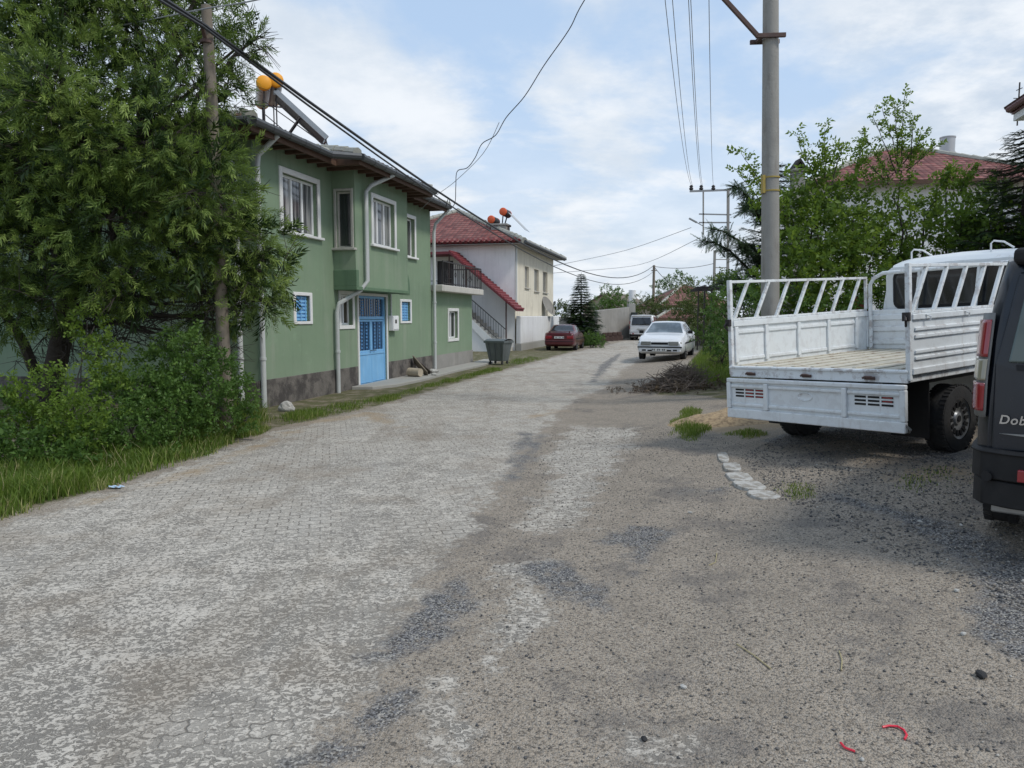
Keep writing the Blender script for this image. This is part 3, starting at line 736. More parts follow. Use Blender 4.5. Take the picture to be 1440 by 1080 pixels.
# door: two leaves, solid below, grille over glass above, fixed grille on top
f = MB()
f.box(4.13, 4.2, -.03, .06, 0, 2.27); f.box(5.82, 5.89, -.03, .06, 0, 2.27); f.box(4.2, 5.82, -.03, .06, 2.2, 2.27)
f.build('door_surround', M['white'], gr, bevel=.008, seg=1)
dr = MB()
dr.box(4.2, 4.26, .03, .08, 0, 2.2); dr.box(5.76, 5.82, .03, .08, 0, 2.2); dr.box(4.26, 5.76, .03, .08, 2.14, 2.2); dr.box(4.26, 5.76, .03, .08, 1.63, 1.70)
dr.build('door_frame', M['blue'], gr, bevel=.005, seg=1)
g1 = MB()
for i in range(11):
    u = 4.26 + 1.5 * (i + .5) / 11; g1.box(u - .009, u + .009, .045, .06, 1.70, 2.14)
for u in (4.5, 5.01, 5.52):
    for z in np.arange(1.76, 2.12, .07): g1.box(u - .04, u + .04, .036, .044, z, z + .035)
g1.build('transom_grille', M['blue_dk'], gr)
MB().box(4.26, 5.76, .075, .085, 1.70, 2.14).build('transom_pane', M['glass_dk'], gr)
for a, b, hx in ((4.262, 4.998, 4.93), (5.004, 5.758, 5.07)):
    l = MB(); l.box(a, b, .04, .075, .02, .82)
    for bx in ((a, a + .05, .82, 1.62), (b - .05, b, .82, 1.62), (a + .05, b - .05, 1.57, 1.62), (a + .05, b - .05, .82, .87)): l.box(bx[0], bx[1], .04, .075, bx[2], bx[3])
    l.box(a + .05, b - .05, .03, .042, .08, .1); l.box(a, b, .025, .04, .76, .82)
    leaf = l.build('door_leaf', M['blue'], gr, bevel=.005, seg=1)
    g2 = MB(); k = 7
    for i in range(k):
        u = a + .05 + (b - a - .1) * (i + .5) / k; g2.box(u - .008, u + .008, .045, .058, .87, 1.57)
        if i % 3 == 1:
            for z in np.arange(.92, 1.54, .085): g2.box(u - .042, u + .042, .034, .044, z, z + .038)
    g2.build('grille', M['blue_dk'], leaf)
    MB().box(a + .05, b - .05, .062, .07, .87, 1.57).build('pane', M['glass'], leaf)
    h = MB(); h.tube([(hx, .04, .86), (hx, -.01, .86), (hx + (.09 if hx > 5 else -.09), -.01, .86)], .011, 6); h.build('handle', M['iron'], leaf)
# niche arch beside the bay
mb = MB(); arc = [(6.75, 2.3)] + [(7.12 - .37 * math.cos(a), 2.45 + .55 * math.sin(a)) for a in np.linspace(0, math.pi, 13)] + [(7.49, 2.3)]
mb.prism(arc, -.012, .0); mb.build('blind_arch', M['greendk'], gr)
mb = MB(); mb.box(5.98, 6.36, -.13, -.002, 1.33, 1.72); mb.box(6.0, 6.34, -.145, -.13, 1.36, 1.69)
me = mb.build('meter_box', M['white_pvc'], gr, bevel=.01)
MB().box(6.08, 6.2, -.149, -.144, 1.52, 1.62).build('meter_pane', M['glass_dk'], me)
MB().tube([(6.1, -.03, 1.72), (6.1, -.03, 2.28)], .02, 6).build('conduit', M['pipe'], me)
# roof
E0 = 4.98; ov = .5; rs = .27
yr = DEP / 2; zr = E0 + rs * (yr + ov); x0, x1, yb = -.75, HL + .25, DEP + ov
A = [(x0, -ov, E0), (x1, -ov, E0), (x1 - yr, yr, zr), (x0 + yr, yr, zr)]
roof_mesh('roof', [A, [(x1, -ov, E0), (x1, yb, E0), (x1 - yr, yr, zr)], [(x1, yb, E0), (x0, yb, E0), (x0 + yr, yr, zr), (x1 - yr, yr, zr)], [(x0, yb, E0), (x0, -ov, E0), (x0 + yr, yr, zr)]], M['tiles_old'], gr, .09)
q0, q1, qy, qz = 2.3, 6.7, -1.02, 4.99; up = .9; uz = E0 + rs * (up + ov) + .05
bayr = roof_mesh('bay_roof', [[(q0, qy, qz), (q1, qy, qz), (q1 - .9, up, uz), (q0 + .9, up, uz)], [(q1, qy, qz), (q1, -.4, qz + .06), (q1 - .9, up, uz)], [(q0, -.4, qz + .06), (q0, qy, qz), (q0 + .9, up, uz)]], M['tiles_old'], gr, .07)
mb = MB(); ridge(mb, [(q0 - .02, qy + .05, qz + .05), (q0 + .95, up, uz + .06)], .12); mb.build('ridge_caps', M['mortar'], bayr, smooth=True); mb = MB(); ridge(mb, [(q1, qy + .05, qz + .05), (q1 - .95, up, uz + .06)], .11)
mb.build('ridge_caps', M['mortar'], bayr, smooth=True)
mb = MB(); mb.grid(lambda u, v: (1.9 + u * 1.15, -.1 + v * .8 - .75 * u, 5.09 + v * .3 - .03 * u + .03 * math.sin(u * 9 + v * 5)), 10, 6); mb.build('mortar_slope', M['mortar'], bayr, smooth=True)
mb = MB(); ridge(mb, [(x0, -ov, E0 + .05), (x0 + yr, yr, zr + .05), (x1 - yr, yr, zr + .05), (x1, -ov, E0 + .05)], .12); mb.build('ridge_caps', M['mortar'], gr, smooth=True)
mb = MB(); tile_ends(mb, (x0, -ov, E0), (q0, -ov, E0), inward=(0, 1, .27)); tile_ends(mb, (q0, qy, qz), (q1, qy, qz), inward=(0, 1, .27)); tile_ends(mb, (q1, -ov, E0), (x1, -ov, E0), inward=(0, 1, .27)); tile_ends(mb, (x0, yb, E0), (x0, -ov, E0), inward=(1, 0, .27))
mb.build('eave_tiles', M['tiles_old'] if False else M['eavewood'], gr, smooth=True)
s = MB()
s.box(x0 + .05, x1 - .05, -ov + .06, -.002, E0 - .09, E0 - .06); s.box(x0 + .05, -.003, .0, yb, E0 - .09, E0 - .06); s.box(q0 + .05, q1 - .05, qy + .06, -ov + .058, E0 - .085, E0 - .055)
so_ = s.build('soffit', M['soffit'], gr)
s = MB()
for i in range(24):
    u = x0 + .2 + i * .42; yy = qy if q0 < u < q1 else -ov
    if u < x1: s.box(u - .03, u + .03, yy + .07, -.01, E0 - .16, E0 - .092)
explode(s.build('rafter', M['eavewood'], so_))
s = MB(); s.box(x0, q0, -ov + .02, -ov + .055, E0 - .17, E0 - .01); s.box(q1, x1, -ov + .02, -ov + .055, E0 - .17, E0 - .01); s.box(q0, q1, qy + .02, qy + .055, E0 - .16, E0 - .0)
s.box(q0, q0 + .03, qy + .05, -ov + .05, E0 - .16, E0); s.box(q1 - .03, q1, qy + .05, -ov + .05, E0 - .16, E0); s.box(x0, x0 + .03, -ov + .05, yb, E0 - .17, E0 - .01)
s.build('fascia', M['eavewood'], gr)
s = MB()
def gut(pts):
    for a, b in zip(pts[:-1], pts[1:]):
        a = Vector(a); b = Vector(b); k = max(1, int((b - a).length / .5))
        for i in range(k): s.tube([a.lerp(b, i / k), a.lerp(b, (i + 1) / k)], [.075, .068], 8)
gz = E0 - .02
gut([(x0 - .03, -ov - .05, gz), (q0 - .35, -ov - .05, gz), (q0 - .02, qy - .04, gz), (q1 + .04, qy - .04, gz)]); gut([(q1 + .04, -ov - .05, gz), (x1, -ov - .05, gz)]); gut([(x0 - .06, -ov, gz), (x0 - .06, yb, gz)])
s.build('gutter', M['gutter'], gr, smooth=True)
for pts in ([(.02, -ov - .02, gz - .06), (.02, -.12, gz - .38), (.02, -.09, gz - .6), (.02, -.09, 2.6), (.02, -.09, .02)],
            [(4.0, qy - .02, gz - .05), (3.55, -.68, gz - .35), (3.42, -.62, gz - .5), (3.42, -.62, 2.5), (3.3, -.5, 2.28), (2.95, -.14, 1.98), (2.95, -.09, 1.8), (2.95, -.09, 0)],
            [(9.42, -ov - .02, gz - .06), (9.27, -.14, gz - .5), (9.25, -.1, gz - .75), (9.25, -.1, 2.5), (9.25, -.1, .02)],
            [(-.12, .5, gz - .3), (-.12, .28, gz - .6), (-.12, .28, .1)]):
    s = MB(); s.tube(pts, .048, 10)
    for z in (.9, 2.1, 3.4, 4.2):
        if pts[-2][2] > z: s.tube([(pts[-1][0], pts[-1][1], z), (pts[-1][0], pts[-1][1], z + .05)], .06, 10)
    s.build('downpipe', M['pipe'], gr, smooth=True)
# single storey annex with terrace slab
mb = MB(); wall_face(mb, HL + .001, EX, 0, 2.46, [(10.86, 11.78, .98, 1.87)], y=.003)
mb.add([(EX, .003, 0), (EX, 5, 0), (EX, 5, 2.46), (EX, .003, 2.46)], [(0, 1, 2, 3)]); mb.build('annex_wall', M['green'], gr, fix=False)
MB().box(HL + .002, EX + .02, -.02, .0, -.2, .5).build('annex_plinth', M['concwall'], gr)
window(gr, 10.86, 11.78, .98, 1.87, sur=.1, sill=False, div=(.5,), glass='glass_dk')
MB().box(HL + .06, EX + .3, -.35, 5.0, 2.462, 2.66).build('terrace_slab', M['concrete_lt'], gr, bevel=.02)
def railing(pts, h, name, parent, n_per_m=7, orn=True):
    s = MB()
    for a, b in zip(pts[:-1], pts[1:]):
        a = Vector(a); b = Vector(b); u = Vector((0, 0, 1)); k = max(2, int((b - a).length * n_per_m))
        s.bar(a + u * h, b + u * h, .035, .035); s.bar(a + u * .06, b + u * .06, .02, .02)
        for i in range(k + 1):
            p = a.lerp(b, i / k); s.bar(p, p + u * h, .03 if i in (0, k) else .014, .03 if i in (0, k) else .014)
            if orn and i % 4 == 2:
                c = p + u * h * .5; e = (b - a).normalized() * .09
                s.bar(c - e, c + u * .1, .012, .012); s.bar(c + e, c + u * .1, .012, .012); s.bar(c - e, c - u * .1, .012, .012); s.bar(c + e, c - u * .1, .012, .012)
    return s.build(name, M['iron'], parent)
railing([(HL + .3, -.28, 2.66), (EX + .2, -.28, 2.66), (EX + .2, 1.2, 2.66)], .72, 'terrace_railing', gr, 5)
# concrete pavement in front of the house
pv = MB(); pts = [(3.7, -.03), (4.0, -.03), (9.0, -.03), (EX + .1, -.03), (EX + 1.8, .1), (EX + 1.8, -.62), (EX - 1, -.75), (9.2, -.72), (6.2, -.86), (4.6, -.8), (3.85, -.5)]
pv.prism(pts, -.1, .075, 'xy'); o = pv.build('pavement', M['concrete'], None, bevel=.02); o.matrix_world = Matrix.Translation(gO) @ Matrix.Rotation(RZ, 4, 'Z'); tag(o, kind='structure')

# ---------------------------------------------------------------- roof-top solar water heaters
def tank(mb_body, mb_cap, c, ax, L, r):
    ax = Vector(ax).normalized(); c = Vector(c)
    mb_body.tube([c - ax * L / 2, c + ax * L / 2], r, 20)
    for sgn in (-1, 1):
        e = c + ax * L / 2 * sgn; mb_cap.tube([e - ax * .02 * sgn, e + ax * .03 * sgn, e + ax * .06 * sgn], [r * 1.06, r * 1.06, r * .85], 20)
M_g = Matrix.Translation(gO) @ Matrix.Rotation(RZ, 4, 'Z')
_hp = at(388, 160, 18.4); h1 = empty('solar_water_heater', mat=Matrix.Translation((_hp.x, 18.4, 5.9)) @ Matrix.Rotation(math.atan2(.94, -.34), 4, 'Z'), label='solar water heater with orange-capped tanks and dark collector on the green house roof', cat='solar heater')
bpy.context.view_layer.update()
def lc(px, py, Yw):  # world pixel point -> local of heater
    return (h1.matrix_world.inverted() @ at(px, py, Yw))
bpy.context.view_layer.update()
T1, T2 = lc(371, 117, 18.4), lc(388, 113, 18.6)
for T in (T1, T2):
    b_, c_ = MB(), MB(); tank(b_, c_, T + Vector((.85, 0, 0)), (1, 0, 0), 1.7, .17)
    o = b_.build('tank', M['tankgrey'], h1, smooth=True); explode(c_.build('end_cap', M['orange'], o, smooth=True))
lo = lc(458, 196, 18.7)
s = MB(); a = T1 + Vector((.15, -.25, -.15)); b = lo; wdt = Vector((.62, 0, 0))
nrm = (b - a).cross(wdt).normalized()
if nrm.z < 0: nrm = -nrm
s.add([a, a + wdt, b + wdt, b, a + nrm * .08, a + wdt + nrm * .08, b + wdt + nrm * .08, b + nrm * .08], [(0, 1, 2, 3), (4, 5, 6, 7), (0, 4, 5, 1), (1, 5, 6, 2), (2, 6, 7, 3), (3, 7, 4, 0)])
pan = s.build('collector_panel', pmat('collector_black', (.03, .035, .045), .45), h1)
s = MB()
for dx in (0, .62): s.bar(a + nrm * .045 + Vector((dx, 0, 0)), b + nrm * .045 + Vector((dx, 0, 0)), .05, .12, nrm)
s.bar(a, a + wdt, .05, .1); s.bar(b, b + wdt, .05, .1); s.build('panel_edge', M['steel'], pan)
s = MB()
for T, dx in ((T1, .1), (T1, .85), (T1, 1.6), (T2, .1), (T2, 1.6)):
    p = T + Vector((dx, 0, -.15)); s.bar(p, (p.x, p.y, .05), .03, .03); s.bar((p.x, p.y, .3), (p.x, lo.y + .3, .03), .025, .025)
for z in (T1.z - .5, .35): s.bar((T1.x, T1.y, z), (T1.x + 1.7, T1.y, z), .03, .03); s.bar((T1.x + .1, T1.y + .3, z), (T1.x + .1, T1.y - .5, z), .03, .03)
for dx in (0, .3, .62): s.bar(b + Vector((dx, 0, 0)), (b.x + dx, b.y - .1, -.25), .03, .03); s.bar(a.lerp(b, .5) + Vector((dx, 0, 0)), (b.x + dx, b.y + 1.1, -.1), .025, .025)
s.bar(T1 + Vector((.1, 0, -.4)), (b.x, b.y, .0), .022, .022); s.bar(T1 + Vector((.1, 0, -.7)), (b.x, b.y + .5, -.1), .022, .022)
s.build('stand', M['iron'], h1)

# ---------------------------------------------------------------- the white house further on
wO = Vector((.14, 36.9, 0)); M_w = Matrix.Translation(wO) @ Matrix.Rotation(RZ, 4, 'Z')
wh = empty('white_house', mat=M_w, label='two-storey white and cream house with red tiled hip roof and outside stairs', cat='house')
WL, WD, WT = 10.2, 8.6, 5.3
mb = MB(); wall_face(mb, .0, WL, 0, WT, [(2.2, 3.2, 3.2, 4.32), (4.55, 5.75, 3.1, 4.32), (6.95, 8.3, 3.1, 4.32)], rev=.16); mb.build('street_wall', M['creamwall'], wh, fix=False)
mb = MB(); wall_face(mb, .0, WD, 0, WT, [(3.2, 4.05, 2.7, 4.5)], y=0.0, axis='y'); mb.add([(0, WD, 0), (WL, WD, 0), (WL, WD, WT), (0, WD, WT)], [(0, 1, 2, 3)]); mb.add([(WL, 0, 0), (WL, WD, 0), (WL, WD, WT), (WL, 0, WT)], [(0, 1, 2, 3)])
mb.build('side_wall', M['whitewall'], wh, fix=False)
MB().box(-.012, .5, -.012, -.002, 2.0, WT - .05).build('corner_strip', M['whitewall'], wh)
for a, b, c, dv in ((2.2, 3.2, 3.2, (.5,)), (4.55, 5.75, 3.1, (.33, .66)), (6.95, 8.3, 3.1, (.4,))): window(wh, a, b, c, 4.32, sur=0, div=dv, surm='greyframe', fm='greyframe', glass='glass_curt', ins=.1)
s = MB().box(.06, .1, 3.2, 4.05, 2.7, 4.5); d_ = s.build('door', M['iron'], wh)
MB().tube([(.05, 3.3, 3.6), (.0, 3.3, 3.6), (.0, 3.4, 3.6)], .015, 6).build('handle', M['steel'], d_)
e = .62; ez = 5.35; az = 7.55; xa, xb = WL / 2 - .9, WL / 2 + .9; ym = WD / 2
c1, c2, c3, c4 = (-e, -e, ez), (WL + e, -e, ez), (WL + e, WD + e, ez), (-e, WD + e, ez); r1, r2 = (xa, ym, az), (xb, ym, az)
rf = roof_mesh('roof', [[c1, c2, r2, r1], [c2, c3, r2], [c3, c4, r1, r2], [c4, c1, r1]], M['tiles'], wh, .08)
mb = MB(); ridge(mb, [c1, r1, r2, c3], .15, .4); mb.build('ridge_caps', M['mortar'], rf, smooth=True)
for q_ in ([c4, r1], [r2, c2]): mb = MB(); ridge(mb, q_, .16, .4); mb.build('ridge_caps', M['mortar'], rf, smooth=True)
mb = MB(); tile_ends(mb, c4, c1, .09, .27, (1, 0, .4)); mb.build('eave_tiles', pmat('dark_red_clay', (.12, .018, .018), .8, var=.3), rf, smooth=True)
mb = MB(); mb.box(-e + .05, -.01, -e + .05, WD + e - .05, ez - .13, ez - .1); mb.box(-.008, WL + e - .05, -e + .05, -.003, ez - .13, ez - .1); mb.build('soffit', M['concrete'], wh)
mb = MB(); mb.tube([(-e, -e - .05, ez - .05), (WL + e, -e - .05, ez - .05)], .08, 8); mb.box(-e + .02, WL + e, -e + .01, -e + .045, ez - .16, ez - .02); mb.build('gutter', M['gutter'], wh, smooth=True)
mb = MB(); mb.tube([(.08, -.06, ez - .2), (.08, -.06, 2.0)], .04, 8); mb.build('downpipe', M['pipe'], wh)
# chimney block + orange capped heater
ch = MB(); ch.box(1.0, 1.8, .7, 1.5, 5.5, 6.3); ch.box(.94, 1.86, .64, 1.56, 6.3, 6.4); ch.build('chimney', M['concwall'], wh, bevel=.02)
h2 = empty('solar_water_heater', mat=M_w @ Matrix.Translation((1.4, 1.1, 6.4)), label='water heater with two red-orange caps above the white house chimney', cat='solar heater')
for dy, dz in ((.45, .25), (-.18, .62)):
    b_, c_ = MB(), MB(); tank(b_, c_, (.35, dy, dz), (1, 0, 0), 1.0, .19); o = b_.build('tank', M['iron'], h2, smooth=True); explode(c_.build('end_cap', M['redorange'], o, smooth=True))
s = MB()
for dy, dz in ((.45, .25), (-.18, .62)):
    for dx in (-.1, .8): s.bar((dx, dy, dz), (dx * .5, dy * .6, -.02), .05, .05)
s.build('stand', M['iron'], h2); 
s = MB(); s.add([(-.2, -.5, .5), (.9, -.5, .5), (.9, -1.35, -.35), (-.2, -1.35, -.35), (-.2, -.45, .57), (.9, -.45, .57), (.9, -1.3, -.28), (-.2, -1.3, -.28)], [(0, 1, 2, 3), (4, 5, 6, 7), (0, 4, 5, 1), (1, 5, 6, 2), (2, 6, 7, 3), (3, 7, 4, 0)]); s.build('collector_panel', M['glass_dk'], h2)
# outside stairs up to the landing
sx0, sx1 = -1.35, -.02; n = 15; run = .19; rise = .172; y0 = .1
st = MB()
for i in range(n):
    st.box(sx0, sx1, y0 + i * run, y0 + (i + 1) * run + .012, (i * rise) - .0 + (0 if i < 3 else -.0) , (i + 1) * rise) if i < 3 else st.box(sx0, sx1, y0 + i * run, y0 + (i + 1) * run + .012, (i + 1) * rise - .3, (i + 1) * rise)
st.box(sx0, sx1, y0 + n * run, y0 + n * run + 4.2, n * rise - .18, n * rise)
sto = st.build('stairs', M['concrete_lt'], wh)
st = MB(); st.prism([(y0 + .6, 0), (y0 + n * run, n * rise - .32), (y0 + n * run + 4.2, n * rise - .2), (y0 + n * run + 4.2, 0)], sx0 + .05, sx1 - .01, 'yz'); st.build('stair_wall', M['whitewall'], wh)
st = MB(); st.prism([(y0, 0), (y0 + n * run, n * rise), (y0 + n * run, n * rise - .34), (y0 + .55, -.0)], sx0 - .02, sx0 - .002, 'yz'); st.build('stringer', M['white'], wh)
railing([(sx0 + .05, y0, .2), (sx0 + .05, y0 + n * run, n * rise + .02)], .85, 'stair_railing', wh, 6, False)
railing([(sx0 + .05, y0 + n * run, n * rise), (sx0 + .05, y0 + n * run + 4.2, n * rise)], .85, 'landing_railing', wh, 5)
cp = MB(); z0 = 1.95; zt = n * rise + 2.12; ye = y0 + n * run - .1
cp.prism([(-.45, z0), (ye, zt), (ye + 1.6, zt), (ye + 1.6, zt + .11), (ye, zt + .13), (-.45, z0 + .13)], sx0 - .22, sx1 + .01, 'yz')
cpo = cp.build('stair_canopy', pmat('dark_red_sheet', (.15, .022, .03), .6, var=.25, scale=10), wh)
cp = MB()
for i in range(22):
    tt = i / 21; y = -.45 + (ye + .45) * tt; z = z0 + (zt - z0) * tt + .13
    cp.tube([(sx0 - .25, y, z), (sx1 + .01, y, z)], .05, 6)
cp.build('canopy_ribs', pmat('red_sheet_ribs', (.20, .03, .035), .6, var=.25, scale=10), cpo, smooth=True)
cp = MB()
for y in (y0, y0 + 2.0, y0 + n * run): 
    tt = (y + .45) / (ye + .45); cp.bar((sx0, y, 0.0), (sx0, y, min(zt, z0 + (zt - z0) * tt)), .06, .06)
cp.bar((sx0, ye + 1.5, n * rise), (sx0, ye + 1.5, zt), .06, .06); explode(cp.build('canopy_post', M['rust'], wh))
# garden wall in front, dish
gw = MB(); gw.box(-.05, 10.6, -.32, -.08, .35, 1.72); o = gw.build('garden_wall', M['gardenwall'], None, bevel=.03); o.matrix_world = M_w; tag(o, 'whitewashed garden wall running below the cream house windows', 'wall')
g2 = MB(); g2.box(-.09, 10.64, -.36, -.04, -.1, .352); g2.build('plinth', M['concrete'], o, bevel=.02)

dn = empty('satellite_dish', mat=M_w @ Matrix.Translation((7.2, -.2, 1.72)), label='round grey satellite dish on top of the whitewashed garden wall', cat='satellite dish')
s = MB(); rr = .62; s.grid(lambda u, v: (rr * v * math.cos(2 * math.pi * u), rr * v * math.sin(2 * math.pi * u), .14 * v * v), 24, 5)
Rm = Matrix.Translation((0, 0, .55)) @ Matrix.Rotation(R(-15), 4, 'Z') @ Matrix.Rotation(R(62), 4, 'X')
dsh = s.build('dish', M['concwall'], dn, smooth=True, M=Rm, fix=False)
s = MB(); s.bar((0, 0, 0), (0, 0, .55), .05, .05); s.build('mast', M['steel'], dn); s = MB(); s.bar(Rm @ Vector((0, -.5, .12)), Rm @ Vector((0, 0, .55)), .02, .02); s.bar(Rm @ Vector((0, 0, .5)), Rm @ Vector((0, 0, .62)), .08, .08); s.build('feed_arm', M['iron'], dn)

# ---------------------------------------------------------------- simple further houses
def hip_house(name, label, origin, rz, L, W, H, wallm, tiles, rise, ov=.5, windows=(), ridge_m='mortar', gable=False, sw=()):
    r = empty(name, origin, rz, label, 'house')
    mb = MB(); wall_face(mb, 0, L, -.5, H, [w_[:4] for w_ in windows]); wall_face(mb, 0, W, -.5, H, [w_[:4] for w_ in sw], y=0, axis='y')
    mb.add([(L, 0, -.5), (L, W, -.5), (L, W, H), (L, 0, H)], [(0, 1, 2, 3)]); mb.add([(0, W, -.5), (L, W, -.5), (L, W, H), (0, W, H)], [(0, 1, 2, 3)])
    if gable: mb.add([(0, 0, H), (0, W, H), (0, W / 2, H + rise)], [(0, 1, 2)]); mb.add([(L, 0, H), (L, W, H), (L, W / 2, H + rise)], [(0, 1, 2)])
    mb.build('wall', M[wallm], r, fix=False)
    c1, c2, c3, c4 = (-ov, -ov, H), (L + ov, -ov, H), (L + ov, W + ov, H), (-ov, W + ov, H)
    if gable: r1, r2 = (-ov, W / 2, H + rise), (L + ov, W / 2, H + rise)
    elif L >= W: r1, r2 = (W / 2, W / 2, H + rise), (L - W / 2 + .01, W / 2, H + rise)
    else: r1 = r2 = None
    if gable: polys = [[c1, c2, r2, r1], [c3, c4, r1, r2]]
    else: polys = [[c1, c2, r2, r1], [c2, c3, r2], [c3, c4, r1, r2], [c4, c1, r1]]
    rf = roof_mesh('roof', polys, M[tiles], r, .1)
    mb = MB(); ridge(mb, [c1, r1, r2, c2], .13, .45) if not gable else ridge(mb, [r1, r2], .13, .45)
    if not gable: ridge(mb, [c4, r1], .13, .45); ridge(mb, [r2, c3], .13, .45)
    mb.build('ridge_caps', M[ridge_m], rf, smooth=True)
    mb = MB()
    for a, b in ((c1, c2), (c4, c1)): mb.bar(Vector(a) - Vector((0, 0, .09)), Vector(b) - Vector((0, 0, .09)), .05, .14)
    mb.build('fascia', M['eavewood'], r)
    for w_ in windows: window(r, *w_[:4], sur=0.07, div=(.5,), surm='white', sill=False)
    for w_ in sw: window(r, *w_[:4], axis='y', sur=0.07, div=(.5,), surm='white', sill=False)
    return r
# right-hand house with red roof behind the shrubs
rh = hip_house('white_house', 'white house with dark red tiled hip roof half hidden behind the shrubs on the right', (11.9, 29.5, .5), R(-7), 8.8, 7.4, 6.35, 'whitewall', 'tiles', 2.0, .55, windows=((1.2, 2.4, 3.6, 4.8), (5.6, 6.9, 3.6, 4.8)))
# red roof far down the street, beige gable, outbuilding
p = at(925, 440, 66); hip_house('red_roofed_house', 'far house with faded red tiled roof down the street', (p.x + .3, 66, 0), R(8), 6.6, 6.0, 2.7, 'beige', 'tiles_old', 1.9, .3)
p = at(930, 455, 62); hip_house('outbuilding', 'small beige shed with low red roof in front of the far red roof', (p.x - .3, 61.5, 0), R(6), 3.6, 2.8, 1.6, 'beige', 'tiles_old', .7, .3)
p = at(884, 440, 72); hip_house('beige_house', 'far house with plain beige gable roof left of the thin wooden pole', (p.x - .6, 72, 0), R(50), 5.2, 4.6, 2.6, 'beige', 'tiles_brown', 1.3, .3, gable=True)
# far right house corner with white soffit
fr = empty('white_house', (10.5, 16.0, 0), math.atan2(-D.y, -D.x), 'white house corner with dark red eave at the right picture edge', 'house')
# local: x runs towards the camera, y to the right of the street
mb = MB(); wall_face(mb, .8, 9, 0, 5.9, [(2, 3.2, 3.4, 4.6)], y=.75); mb.add([(.8, .75, 0), (.8, 8, 0), (.8, 8, 5.9), (.8, .75, 5.9)], [(0, 1, 2, 3)]); mb.build('wall', M['whitewall'], fr, fix=False)
mb = MB().box(.03, 9.5, .03, 8.5, 5.78, 5.92); mb.build('soffit', M['white'], fr)
mb = MB().box(0, 9.5, 0, 8.5, 5.922, 6.05); mb.tube([(0, -.05, 6.03), (9.5, -.05, 6.03)], .07, 8); mb.tube([(-.05, 0, 6.03), (-.05, 8.5, 6.03)], .07, 8); mb.build('fascia', pmat('dark_red_fascia', (.13, .05, .045), .6, var=.2), fr)
roof_mesh('roof', [[(9.6, -.1, 6.06), (-.1, -.1, 6.06), (3, 3.5, 7.6), (9.6, 3.5, 7.6)], [(-.1, -.1, 6.06), (-.1, 8.6, 6.06), (3, 5.5, 7.6), (3, 3.5, 7.6)]], M['tiles'], fr, .05)
window(fr, 2, 3.2, 3.4, 4.6, y=.75, sur=.08)
pa = at(1432, 150, 17.2); s = MB(); s.bar((pa.x, pa.y, 6.0), (pa.x, pa.y, 6.95), .022, .022); s.bar((pa.x - .12, pa.y, 6.6), (pa.x + .12, pa.y, 6.6), .014, .014); s.bar((pa.x, pa.y - .1, 6.8), (pa.x, pa.y + .1, 6.8), .014, .014)
tag(s.build('aerial', M['iron']), 'thin dark aerial standing on the eave at the right picture edge', 'antenna')
# water tank on the right roof
pt = at(1332, 207, 33); wt = empty('water_tank', (pt.x, 33, pt.z - .45), 0, 'cylindrical grey water tank standing on the right red roof', 'water tank')
s = MB(); s.lathe([(0, .0), (.30, 0), (.30, .82), (.32, .83), (.32, .88), (.0, .92)], n=20); s.build('tank', M['tankgrey'], wt, smooth=True)
s = MB()
for a in (.6, 2.2, 3.9, 5.4): s.bar((.26 * math.cos(a), .26 * math.sin(a), .02), (.36 * math.cos(a), .36 * math.sin(a), -.9), .04, .04)
s.bar((.3, 0, .3), (.9, -.2, -.5), .04, .04); s.bar((.9, -.2, -.5), (.6, -.1, .05), .04, .04); s.build('stand', M['white'], wt)
pt = at(889, 420, 74); s = MB(); s.lathe([(0, 0), (.36, 0), (.36, .95), (.3, 1.0), (.0, 1.02)], c=(pt.x, 74, 3.35), n=16); s.box(pt.x - .3, pt.x + .3, 73.7, 74.3, 2.5, 3.35)
tag(s.build('roof_tank', M['white_pvc'], smooth=True), 'small white tank above the beige gable roof', 'water tank')
# chimney seen over the shrubs
pt = at(1122, 232, 27); s = MB(); pt.z -= .25; s.box(pt.x - .2, pt.x + .2, 26.8, 27.2, 0, pt.z + .0); s.box(pt.x - .26, pt.x + .26, 26.72, 27.28, pt.z, pt.z + .08); s.m = 1; s.prism([(pt.x - .26, pt.z + .08), (pt.x, pt.z + .45), (pt.x + .26, pt.z + .08), (pt.x + .18, pt.z + .08), (pt.x, pt.z + .34), (pt.x - .18, pt.z + .08)], 26.75, 27.25)
tag(s.build('chimney', [M['concwall'], M['under']]), 'grey chimney with small pitched cap rising over the shrubs', 'chimney')
# concrete compound wall and gate
a, b = gp(800, 478), gp(887, 479)
wr = empty('concrete_wall', (0, 0, 0), 0, 'bare grey concrete compound wall behind the spruce', 'wall')
A0 = at(838, 478, 50); B0 = at(885, 478, 55.5); C0 = at(778, 478, 50)
s = MB(); s.bar((A0.x, A0.y, .95), (B0.x, B0.y, 1.25), .25, 2.3); s.build('wall_panel', M['concwall'], wr, bevel=.03)
s = MB(); s.bar((C0.x, 51, .7), (A0.x, A0.y, .7), .22, 1.75); s.build('low_wall', M['concwall'], wr)
s = MB(); s.bar((B0.x + .1, B0.y, .0), (B0.x + .1, B0.y, 2.65), .5, .85, (0, 1, 0)); s.build('gate_pier', M['concrete'], wr, bevel=.02)
s = MB()
for i in range(4):
    q = A0.lerp(B0, .2 + .14 * i); s.box(q.x - .5, q.x + .3, q.y - .7, q.y - .4, 0, .35)
    s.box(q.x - .1, q.x + .2, q.y - .72, q.y - .42, .35, .6)
tag(s.build('crate_stack', M['rust'], bevel=.02), 'low heap of rusty crates in front of the concrete wall', 'crates')
gt = empty('iron_gate', (B0.x + .05, B0.y - .5, 0), R(4), 'narrow dark green iron gate leaf folded against the concrete pier', 'gate')
